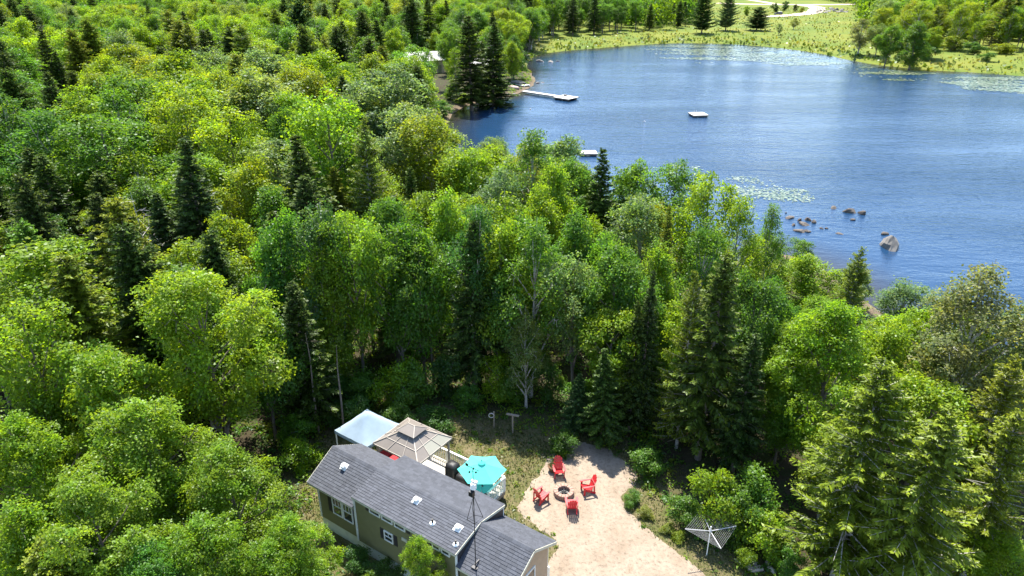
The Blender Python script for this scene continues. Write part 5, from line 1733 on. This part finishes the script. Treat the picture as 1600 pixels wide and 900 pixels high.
o = link(bpy.data.objects.new('weeds', np_mesh('weeds', vq, fq, M['leaf_far'], np.repeat(tn, 4, 0))))
tag(o, 'low weeds dotted through the grass of the clearing', 'weeds', None, 'stuff')
# undergrowth: leafy mounds on the forest floor round the clearing
P_, q = scatter(5200, -30, 46, 19, 56, 22)
sdc = sdist(CLEARING, P_[:, 0], P_[:, 1])
P_ = P_[(sdc > -1.3) & (sdc < 24) & (q.random(len(P_)) < np.clip(1.1 - sdc / 12, .35, 1)) & (sdist(POND, P_[:, 0], P_[:, 1]) > .5) & (sdist(GRAVEL, P_[:, 0], P_[:, 1]) > .5)]
k = 46
ci = np.repeat(np.arange(len(P_)), k)
rad = q.uniform(.3, .75, len(P_))
u = unit(q.normal(size=(len(ci), 3)) + [0, 0, .5])
C3 = np.column_stack([P_, ground_z(P_[:, 0], P_[:, 1])])[ci] + u * rad[ci][:, None] * [1, 1, .75] * q.uniform(.4, 1, (len(ci), 1))
L_ = q.uniform(.1, .22, len(ci))
vq, fq = leaf_quads(C3, u * .5 + [0, 0, .7] + q.normal(size=(len(ci), 3)) * .4, L_, L_ * .6, q)
pal = np.array([TONES['mid'], TONES['deep'], TONES['lime'], TONES['olive']])
tn = pal[q.integers(0, 4, len(P_))][ci] * q.uniform(.8, 1.2, (len(ci), 1))
o = link(bpy.data.objects.new('undergrowth', np_mesh('undergrowth', vq, fq, M['leaf_far'], np.repeat(tn, 4, 0))))
tag(o, 'low leafy undergrowth along the wood edge round the clearing', 'undergrowth', None, 'stuff')
# shrubby fringe along the shore
P_, q = scatter(16000, -40, 150, 44, 240, 41)
s_ = sdist(POND, P_[:, 0], P_[:, 1])
P_ = P_[(s_ > .4) & (s_ < 9) & (sdist(MEADOW, P_[:, 0], P_[:, 1]) > -3)]
ci = np.repeat(np.arange(len(P_)), 34)
rad = q.uniform(.35, .95, len(P_))
u = unit(q.normal(size=(len(ci), 3)) + [0, 0, .5])
C3 = np.column_stack([P_, ground_z(P_[:, 0], P_[:, 1])])[ci] + u * rad[ci][:, None] * [1, 1, .8] * q.uniform(.4, 1, (len(ci), 1))
L_ = q.uniform(.2, .38, len(ci))
vq, fq = leaf_quads(C3, u * .5 + [0, 0, .7] + q.normal(size=(len(ci), 3)) * .4, L_, L_ * .6, q)
pal = np.array([TONES['mid'], TONES['deep'], TONES['lime'], TONES['yellow']])
tn = pal[q.integers(0, 4, len(P_))][ci] * q.uniform(.75, 1.1, (len(ci), 1))
o = link(bpy.data.objects.new('shore_fringe', np_mesh('shore_fringe', vq, fq, M['leaf_far'], np.repeat(tn, 4, 0))))
print('fringe', len(vq) // 2)
tag(o, 'low leafy fringe of plants along the wooded shore of the pond', 'fringe plants', None, 'stuff')
# marsh and meadow tussocks on the far shore
P_, q = scatter(42000, 0, 330, 150, 460, 23)
ok = ((sdist(MEADOW, P_[:, 0], P_[:, 1]) < 4)) & (sdist(POND, P_[:, 0], P_[:, 1]) > -.6)
P_ = P_[ok]
sp_ = sdist(POND, P_[:, 0], P_[:, 1])
keep = q.random(len(P_)) < np.where(sp_ < 18, 1, .35)
P_, sp_ = P_[keep], sp_[keep]
L_ = q.uniform(.5, 1.3, len(P_)) * np.where(sp_ < 10, 1.1, .75)
dirn = q.normal(size=(len(P_), 3)) * .5 + [0, 0, 1]
C3 = np.column_stack([P_, ground_z(P_[:, 0], P_[:, 1])]) + unit(dirn) * (L_ * .4)[:, None]
vq, fq = leaf_quads(C3, q.normal(size=(len(P_), 3)) + [0, -.3, .5], L_, L_ * .8, q, dirn)
pal = np.array([(.045, .09, .016), (.075, .125, .016), (.13, .165, .016), (.20, .19, .016), (.11, .12, .045)])
ti = np.clip((wobble(P_[:, 0], P_[:, 1], 11, 1.3, 3) + 1.6 + np.clip(sp_ / 16, 0, 1.4) + q.normal(size=len(P_)) * .8).astype(int), 0, 4)
o = link(bpy.data.objects.new('marsh_grass', np_mesh('marsh_grass', vq, fq, M['grassblade'], np.repeat(pal[ti], 4, 0))))
tag(o, 'yellow-green marsh grass along the far shore', 'marsh grass', None, 'stuff')
# lily pads
def lily_mat():
    m, N, L, P = nmat('lily_pad')
    g_ = N.new('ShaderNodeNewGeometry')
    r_ = ramp(N, [(0, (.05, .085, .035)), (.5, (.10, .135, .065)), (1, (.22, .24, .16))])
    L.new(g_.outputs['Random Per Island'], r_.inputs[0])
    L.new(r_.outputs[0], P.inputs['Base Color'])
    P.inputs['Roughness'].default_value = .28
    return m
def pads(regions, name, label, seed):
    q = np.random.default_rng(seed)
    out = []
    for (poly, n, streak, size) in regions:
        PG = smooth_poly(np.array([at(x_, y_, WATER_Z) for x_, y_ in poly]))
        lo_, hi_ = PG.min(0), PG.max(0)
        pts = np.stack([q.uniform(lo_[0], hi_[0], n), q.uniform(lo_[1], hi_[1], n)], 1)
        s_ = sdist(PG, pts[:, 0], pts[:, 1])
        w_ = wobble(pts[:, 0], pts[:, 1] * streak, 3.5 * size / .3, 1, seed) + q.normal(size=n) * .35
        s_ = s_ + wobble(pts[:, 0], pts[:, 1] * 1.6, 2.2 * size / .3, 1.6 * size / .3, seed + 2)
        ok_ = (s_ < 0) & (w_ > .5 - np.clip(-s_ / (9 * size / .3), 0, .75)) & (sdist(POND, pts[:, 0], pts[:, 1]) < -.3)
        pts = pts[ok_]
        out.append(np.column_stack([pts, q.uniform(.015, .04, len(pts)), size * q.uniform(.7, 1.4, len(pts))]))
    A_ = np.concatenate(out)
    n = len(A_)
    ang_ = np.arange(6) * math.pi / 3
    Vv = np.zeros((n, 6, 3))
    ro = q.uniform(0, 6.28, n)
    tx, ty = q.normal(size=n) * .07, q.normal(size=n) * .07
    for k_ in range(6):
        cx_, sy2 = np.cos(ang_[k_] + ro) * A_[:, 3] / 2, np.sin(ang_[k_] + ro) * A_[:, 3] / 2
        Vv[:, k_] = np.column_stack([A_[:, 0] + cx_, A_[:, 1] + sy2, WATER_Z + A_[:, 2] + np.abs(tx * cx_ + ty * sy2)])
    o = link(bpy.data.objects.new(name, np_mesh(name, Vv.reshape(-1, 3), np.arange(n * 6).reshape(n, 6), lily_mat())))
    print(name, n)
    return tag(o, label, 'lily pads', None, 'stuff')
pads([([(1115, 285), (1150, 272), (1200, 283), (1250, 300), (1285, 312), (1270, 322), (1200, 318), (1130, 312)], 3000, 1.5, .28), ([(985, 290), (1030, 285), (1040, 330), (1050, 395), (1000, 390), (975, 350)], 3000, 1.2, .32),
      ([(1005, 262), (1080, 258), (1110, 270), (1050, 280)], 900, 1.5, .32)], 'lily_pads', 'pale lily pads on the water off the near shore', 3)
pads([([(1000, 74), (1060, 67), (1180, 72), (1290, 86), (1340, 98), (1330, 112), (1250, 106), (1150, 96), (1060, 98), (1020, 84)], 15000, 4.0, .7),
      ([(1330, 98), (1420, 110), (1465, 113), (1450, 128), (1380, 126), (1320, 114)], 6000, 3.5, .7), ([(1470, 116), (1600, 122), (1700, 135), (1680, 152), (1560, 146), (1470, 132)], 9000, 4.0, .65)],
     'lily_pads', 'pale lily pads in streaks along the far shore', 5)
